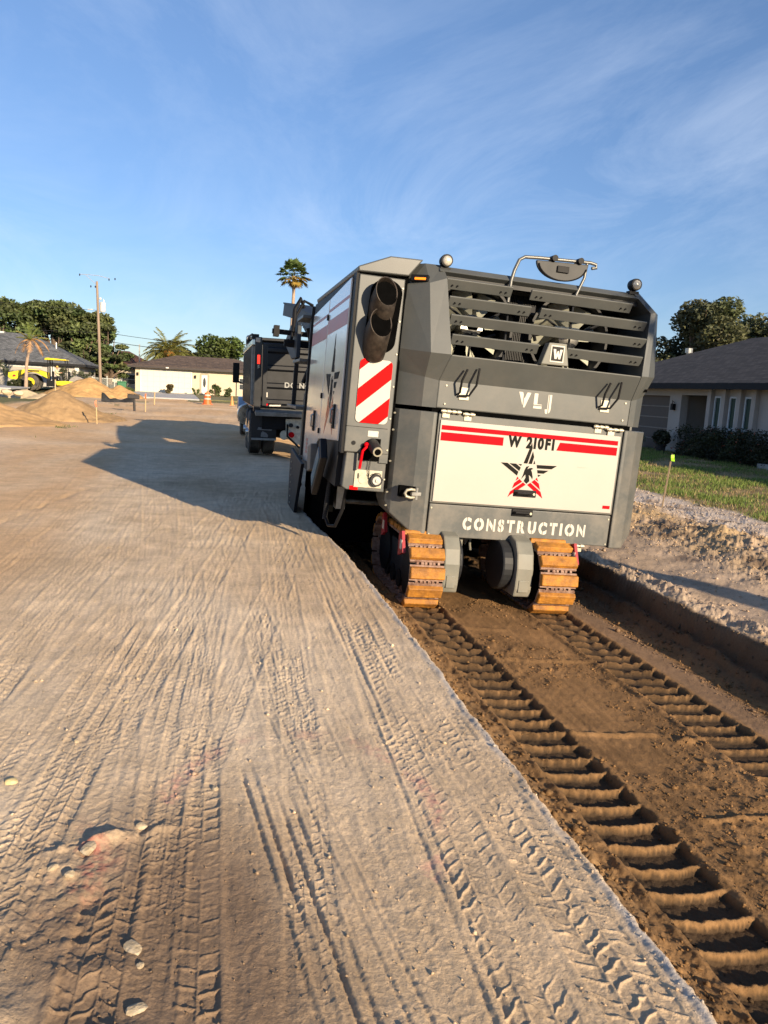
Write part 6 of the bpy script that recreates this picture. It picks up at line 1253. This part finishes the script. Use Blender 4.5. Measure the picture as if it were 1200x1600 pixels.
# black silt sock bundle
sb = MB(); 
n_ = 26; V = []; Fc = []
for i in range(n_ + 1):
    t = i / n_; x = t * 2.15; top = .62 - .42 * math.sin(math.pi * t) ** .8 + .10 * math.sin(t * 19) * (1 - t); dpt = .22 + .1 * math.sin(t * 9)
    V += [(x, -dpt, 0), (x, -dpt * .6, top * .7), (x, .0, top), (x, dpt * .7, top * .75), (x, dpt, 0)]
for i in range(n_):
    for k in range(4): Fc.append((i * 5 + k, (i + 1) * 5 + k, (i + 1) * 5 + k + 1, i * 5 + k + 1))
Fc += [(0, 1, 2, 3, 4), tuple(n_ * 5 + k for k in range(4, -1, -1))]
sb.add(V, Fc); so_ = sb.build('silt_fence_roll', mat('black_fabric', (.006, .006, .007), .8, 0, .4, 3, c2=(.03, .03, .032)), smooth=True, loc=(-7.35, 55.5, .02)); tag(so_, 'crumpled black sheeting bundle lying in front of the large dirt pile', 'sheeting')
# ---------------------------------------------------------------- dirt piles
def pile(x, y, rx, ry, h, c, seed, label, z0=0.0, peaks=None, rot=0.0):
    n = 90; u = np.linspace(-1.35, 1.35, n); U, W = np.meshgrid(u, u, indexing='ij'); Uf, Wf = U.ravel(), W.ravel()
    H_ = np.zeros_like(Uf)
    for (px, py, ph, pr) in (peaks or [(0, 0, 1, 1)]):
        d = np.hypot((Uf - px) / pr, (Wf - py) / pr) + .10 * fbm(Uf * 1.5, Wf * 1.5, 3, seed); H_ = np.maximum(H_, ph * np.clip(1.04 - d, 0, 1) ** 1.12 - .04 * np.exp(-(d / .18) ** 2))
    e = sstep(0, .05, H_); H_ = H_ * h + e * (.05 * h * fbm(Uf * 5, Wf * 5, 4, seed + 1) + .035 * h * fbm(Uf * 16, Wf * 16, 3, seed + 2)) - .08 * (1 - e)
    ca, sa = math.cos(rot), math.sin(rot); Xp = (Uf * rx) * ca - (Wf * ry) * sa; Yp = (Uf * rx) * sa + (Wf * ry) * ca
    gz, _g = soil(Xp + x, Yp + y, False); inm = H_ > -.079
    V = np.stack([Xp + x, Yp + y, gz + H_ + .01], 1); idn = np.arange(n * n).reshape(n, n); F_ = np.stack([idn[:-1, :-1], idn[1:, :-1], idn[1:, 1:], idn[:-1, 1:]], -1).reshape(-1, 4)
    F_ = F_[inm[F_].any(axis=1)]; us = np.unique(F_); rm_ = np.zeros(n * n, dtype=int); rm_[us] = np.arange(len(us)); F_ = rm_[F_]
    cc = np.array(c)[None] * (1 + .22 * fbm(Uf * 4, Wf * 4, 4, seed + 3) + .12 * fbm(Uf * 20, Wf * 20, 3, seed + 4))[:, None]
    o = rawmesh('dirt_pile', V[us], F_, SOIL, colors=np.clip(cc, .01, .9)[us], smooth=True); tag(o, label, 'dirt pile', 'dirt piles along the left verge')
pile(-5.5, 31.0, 1.95, 2.0, 1.10, (.36, .235, .12), 301, 'dark brown cone shaped dirt pile nearest the orange ribboned stake', .12, [(-.05, 0, 1, .95), (.40, .05, .42, .8)])
pile(-7.1, 26.6, 2.5, 2.0, .80, (.46, .29, .14), 311, 'low wide tan dirt pile at the left edge nearest the camera', .16, [(-.1, 0, 1, 1.1)])
pile(-9.6, 68.5, 3.5, 2.8, 1.75, (.46, .28, .12), 321, 'largest sandy dirt pile standing in front of the utility pole', .05, [(-.12, 0, 1, .95), (.52, .1, .62, .62), (-.62, -.1, .50, .62)])
pile(-12.9, 57.0, 3.2, 2.2, .62, (.55, .43, .27), 331, 'pale broken rubble heap along the left verge below the roller', .1, [(-.35, 0, .8, .5), (.1, .1, 1, .5), (.5, -.1, .6, .5)])
for i, (x, y, r_) in enumerate(((-13.9, 55.2, .36), (-13.2, 55.0, .26), (-12.5, 55.4, .28), (-14.6, 55.5, .26))):
    o = stone_mesh('pale_rock', r_, (1.3, .8, .7), 400 + i, mat('pale_rock_m', (.60, .46, .30), .9, 0, .15, 3, bump=.4)); o.location = (x, y, .42 - .05 * i); tag(o, ['largest pale rock on the rubble heap at the left edge', 'pale rock right of the largest rock on the rubble heap', 'pale rock at the right end of the rubble heap row', 'pale rock at the very left edge of the rubble heap'][i], 'rock', 'rocks on the rubble heap')
# driveways
def slab(name, pts, z, m): mb = MB(); mb.prism(pts, 'z', z - .12, z); tag(mb.build(name, m), kind='structure')
mb = MB(); mb.add([(-7.7, 84.58, .44), (-2.0, 84.58, .44), (-1.2, 73.5, .12), (-8.3, 73.5, .12), (-7.7, 84.58, -.3), (-2.0, 84.58, -.3), (-1.2, 73.5, -.3), (-8.3, 73.5, -.3)], [(0, 3, 2, 1), (4, 5, 6, 7), (0, 1, 5, 4), (1, 2, 6, 5), (2, 3, 7, 6), (3, 0, 4, 7)]); tag(mb.build('driveway', mat('driveway_concrete', (.40, .39, .38), .9, 0, .1, 1.2)), kind='structure')
mb = MB(); mb.add([(-1.98, 84.58, .42), (8, 84.58, .42), (8, 75, .10), (-1.18, 75, .10), (-1.98, 84.58, -.3), (8, 84.58, -.3), (8, 75, -.3), (-1.18, 75, -.3)], [(0, 3, 2, 1), (4, 5, 6, 7), (0, 1, 5, 4), (1, 2, 6, 5), (2, 3, 7, 6), (3, 0, 4, 7)]); tag(mb.build('lawn', mat('front_lawn', (.13, .15, .055), .9, 0, .3, 1.5, c2=(.24, .20, .10))), kind='structure')
slab('driveway_left', [(-21.5, 83.4), (-16.6, 83.4), (-15.5, 66), (-21, 64)], .46, mat('driveway_concrete', (.4, .39, .38)))
lw = MB(); lw.prism([(-30, 66.0), (-15.9, 61.5), (-15.9, 61.9), (-30, 66.5)], 'z', .0, .62); tag(lw.build('garden_kerb', CONC), kind='structure')
# parked car at the left edge, white box beside
cr_ = empty('parked_car', (-21.6, 73.5, .42), 'white car at the left edge mostly cut off, parked by the grey garage', 'car')
mb = MB(); mb.prism([(-1.9, .25), (1.95, .25), (2.0, .75), (1.7, 1.0), (.95, 1.05), (.45, 1.55), (-1.1, 1.6), (-1.8, 1.1)], 'y', -.8, .8); mb.build('body', mat('car_white', (.62, .62, .66), .25, 0, .02, 2, coat=.6), cr_, bevel=.08, segs=3)
mb = MB(); mb.prism([(.80, 1.03), (.40, 1.48), (-1.0, 1.52), (-1.45, 1.1)], 'y', -.815, .815); mb.build('side_window', GLASSD, cr_)
for x in (-1.2, 1.25):
    w_ = MB(); w_.cyl((x, -.84, .33), (x, -.62, .33), .33, n=20); w_ = w_.build('wheel', RUB, cr_); MB().cyl((x, -.85, .33), (x, -.83, .33), .2, n=14).build('rim', STEEL, w_)
# ---------------------------------------------------------------- soil compactor with operator
YEL = mat('machine_yellow', (.75, .56, .015), .4, 0, .05, 3, coat=.2)
RO = empty('soil_compactor', (-16.35, 77.6, .12), 'yellow single drum roller with black canopy frame working behind the dirt piles', 'road roller')
wl = MB(); wl.tube([(0, -1.05, .77), (0, -.98, .77), (0, -.60, .77), (0, -.52, .77)], [.62, .77, .77, .62], 32); wl = wl.build('wheel', RUB, RO, smooth=True); wr = MB(); wr.tube([(0, .52, .77), (0, .60, .77), (0, .98, .77), (0, 1.05, .77)], [.62, .77, .77, .62], 32); wr.build('wheel', RUB, RO, smooth=True)
MB().tube([(0, -1.0, .77), (0, -1.07, .77), (0, -1.05, .77)], [.42, .40, .22], 26).build('rim', YEL, wl, smooth=True); MB().cyl((0, -1.04, .77), (0, -1.12, .77), .13, n=14).build('hub', BLACK, wl)
mb = MB(); P = [(-1.95, 1.15), (-1.90, 1.55), (-1.2, 1.72), (-.35, 1.95), (.60, 1.92), (1.35, 1.72), (1.45, 1.15), (1.0, 1.38), (.55, 1.62), (0, 1.70), (-.55, 1.58), (-.95, 1.25), (-1.2, .95), (-1.7, .95)]; mb.prism(P, 'y', -.75, .75); hd_ = mb.build('bonnet', YEL, RO, bevel=.05)
MB().box(-.25, .75, -.78, -.755, 1.74, 1.86).build('vent_grille', DKGREY, hd_); mb = MB(); mb.prism([(-1.55, 1.18), (-1.25, 1.22), (-1.3, 1.38), (-1.5, 1.36)], 'y', -.775, -.755); mb.build('lamp_recess', DKRED, hd_)
mb = MB(); mb.box(1.35, 2.95, -.62, .62, .45, 1.0); mb.build('platform', BLACK, RO, bevel=.03)
for x, tx in ((1.45, 0), (1.62, 0), (2.95, .18)):
    for y in (-.6, .6): MB().tube([(x + tx, y, .95), (x, y, 2.88)], .04, 8).build('canopy_post', BLACK, RO)
MB().prism([(1.18, 2.86), (1.25, 3.02), (1.5, 3.06), (3.05, 2.98), (3.1, 2.88)], 'y', -.78, .78).build('canopy', YEL, RO, bevel=.03)
mb = MB(); mb.box(1.75, 2.2, -.28, .28, 1.0, 1.35); mb.box(1.72, 1.85, -.28, .28, 1.3, 1.85); mb.build('seat', BLACK, RO, bevel=.03)
mb = MB(); mb.tube([(2.75, 0, 1.0), (2.65, 0, 1.6)], .05, 8); mb.tube([(2.64 + .0, .22 * math.cos(a), 1.62 + .22 * math.sin(a) * .7) for a in [k * math.pi / 6 for k in range(13)]], .018, 6); mb.build('steering_wheel', BLACK, RO, smooth=True)
mb = MB(); mb.prism([(2.2, .95), (2.9, 1.02), (3.7, 1.0), (4.0, .82), (4.9, .80), (4.95, .62), (3.9, .58), (2.3, .6)], 'y', -1.05, -.92); mb.build('drum_frame', YEL, RO, bevel=.02); mb = MB(); mb.prism([(2.2, .95), (2.9, 1.02), (3.7, 1.0), (4.0, .82), (4.9, .80), (4.95, .62), (3.9, .58), (2.3, .6)], 'y', .92, 1.05); mb.build('drum_frame', YEL, RO, bevel=.02)
MB().cyl((4.0, -.9, .75), (4.0, .9, .75), .75, n=40).build('drum', mat('drum_steel', (.30, .27, .24), .5, .5, .2, 8), RO, bevel=.02)
mb = MB(); mb.tube([(3.35, -.5, .95), (3.5, -.5, 1.35), (4.2, -.5, 1.52), (4.9, -.5, 1.25)], .04, 8); mb.build('hand_rail', BLACK, RO, smooth=True)
# operator, one skinned body
def person(name, loc, label, joints, bones, shirt, skin, rz=0.0):
    me = bpy.data.meshes.new(name); ks = list(joints); me.from_pydata([joints[k][0] for k in ks], [(ks.index(a), ks.index(b)) for a, b in bones], []); o = bpy.data.objects.new(name, me); col.objects.link(o)
    sk_ = o.modifiers.new('s', 'SKIN'); o.modifiers.new('u', 'SUBSURF').levels = 1; o.modifiers['u'].render_levels = 1
    for i, k in enumerate(ks): r_ = joints[k][1]; me.skin_vertices[0].data[i].radius = (r_, r_) if not isinstance(r_, tuple) else r_
    me.skin_vertices[0].data[0].use_root = True
    dg = bpy.context.evaluated_depsgraph_get(); m2 = bpy.data.meshes.new_from_object(o.evaluated_get(dg)); bpy.data.objects.remove(o)
    m2.materials.clear(); [m2.materials.append(q) for q in (shirt, skin, mat('dark_trousers', (.06, .06, .07), .8))]
    for p in m2.polygons:
        c = p.center; p.use_smooth = True; p.material_index = 1 if (c.z > 1.37 or (c.x > .42 and c.z > .8)) else (2 if c.z < .86 else 0)
    o = bpy.data.objects.new(name, m2); col.objects.link(o); o.location = loc; o.rotation_euler = (0, 0, rz); tag(o, label, 'person'); return o
J = {'hip': ((0, 0, .75), (.16, .15)), 'waist': ((.0, 0, .95), (.15, .15)), 'chest': ((.04, 0, 1.18), (.18, .16)), 'neck': ((.10, 0, 1.40), .06), 'head': ((.13, 0, 1.52), (.095, .09)), 'crown': ((.13, 0, 1.62), (.08, .08)),
     'sl': ((.06, .20, 1.30), .07), 'el': ((.20, .30, 1.05), .05), 'wl': ((.50, .20, 1.10), .035), 'hl': ((.60, .18, 1.10), .04), 'sr': ((.06, -.20, 1.30), .07), 'er': ((.20, -.30, 1.05), .05), 'wr': ((.50, -.20, 1.12), .035), 'hr': ((.60, -.18, 1.12), .04),
     'kl': ((.45, .13, .78), .08), 'al': ((.50, .13, .38), .055), 'fl': ((.64, .13, .33), .045), 'kr': ((.45, -.13, .78), .08), 'ar': ((.50, -.13, .38), .055), 'fr': ((.64, -.13, .33), .045)}
BN = [('hip', 'waist'), ('waist', 'chest'), ('chest', 'neck'), ('neck', 'head'), ('head', 'crown'), ('chest', 'sl'), ('sl', 'el'), ('el', 'wl'), ('wl', 'hl'), ('chest', 'sr'), ('sr', 'er'), ('er', 'wr'), ('wr', 'hr'), ('hip', 'kl'), ('kl', 'al'), ('al', 'fl'), ('hip', 'kr'), ('kr', 'ar'), ('ar', 'fr')]
op = person('person', (-14.32, 77.6, .77), 'person in pale yellow shirt and light hat seated at the yellow roller controls', J, BN, mat('pale_yellow_shirt', (.66, .60, .36), .8), mat('skin', (.42, .22, .14), .6))
MB().tube([(.13, 0, 1.585), (.13, 0, 1.60), (.13, 0, 1.62), (.13, 0, 1.72)], [.19, .19, .105, .08], 16).build('hat', mat('pale_hat', (.62, .42, .10), .8), op, smooth=True)

# a tree standing behind the camera on the right verge: only its shadow crosses the bank
tree('verge_tree', (9.4, -3.2, -.2), 'small leafy tree on the right verge behind the viewer shading the dirt bank', cl_random(90, 9, .9, .9, 5.2, 6.6, .45, .7, .8), 2600, .09, LEAF2, 90, .24, group=None)
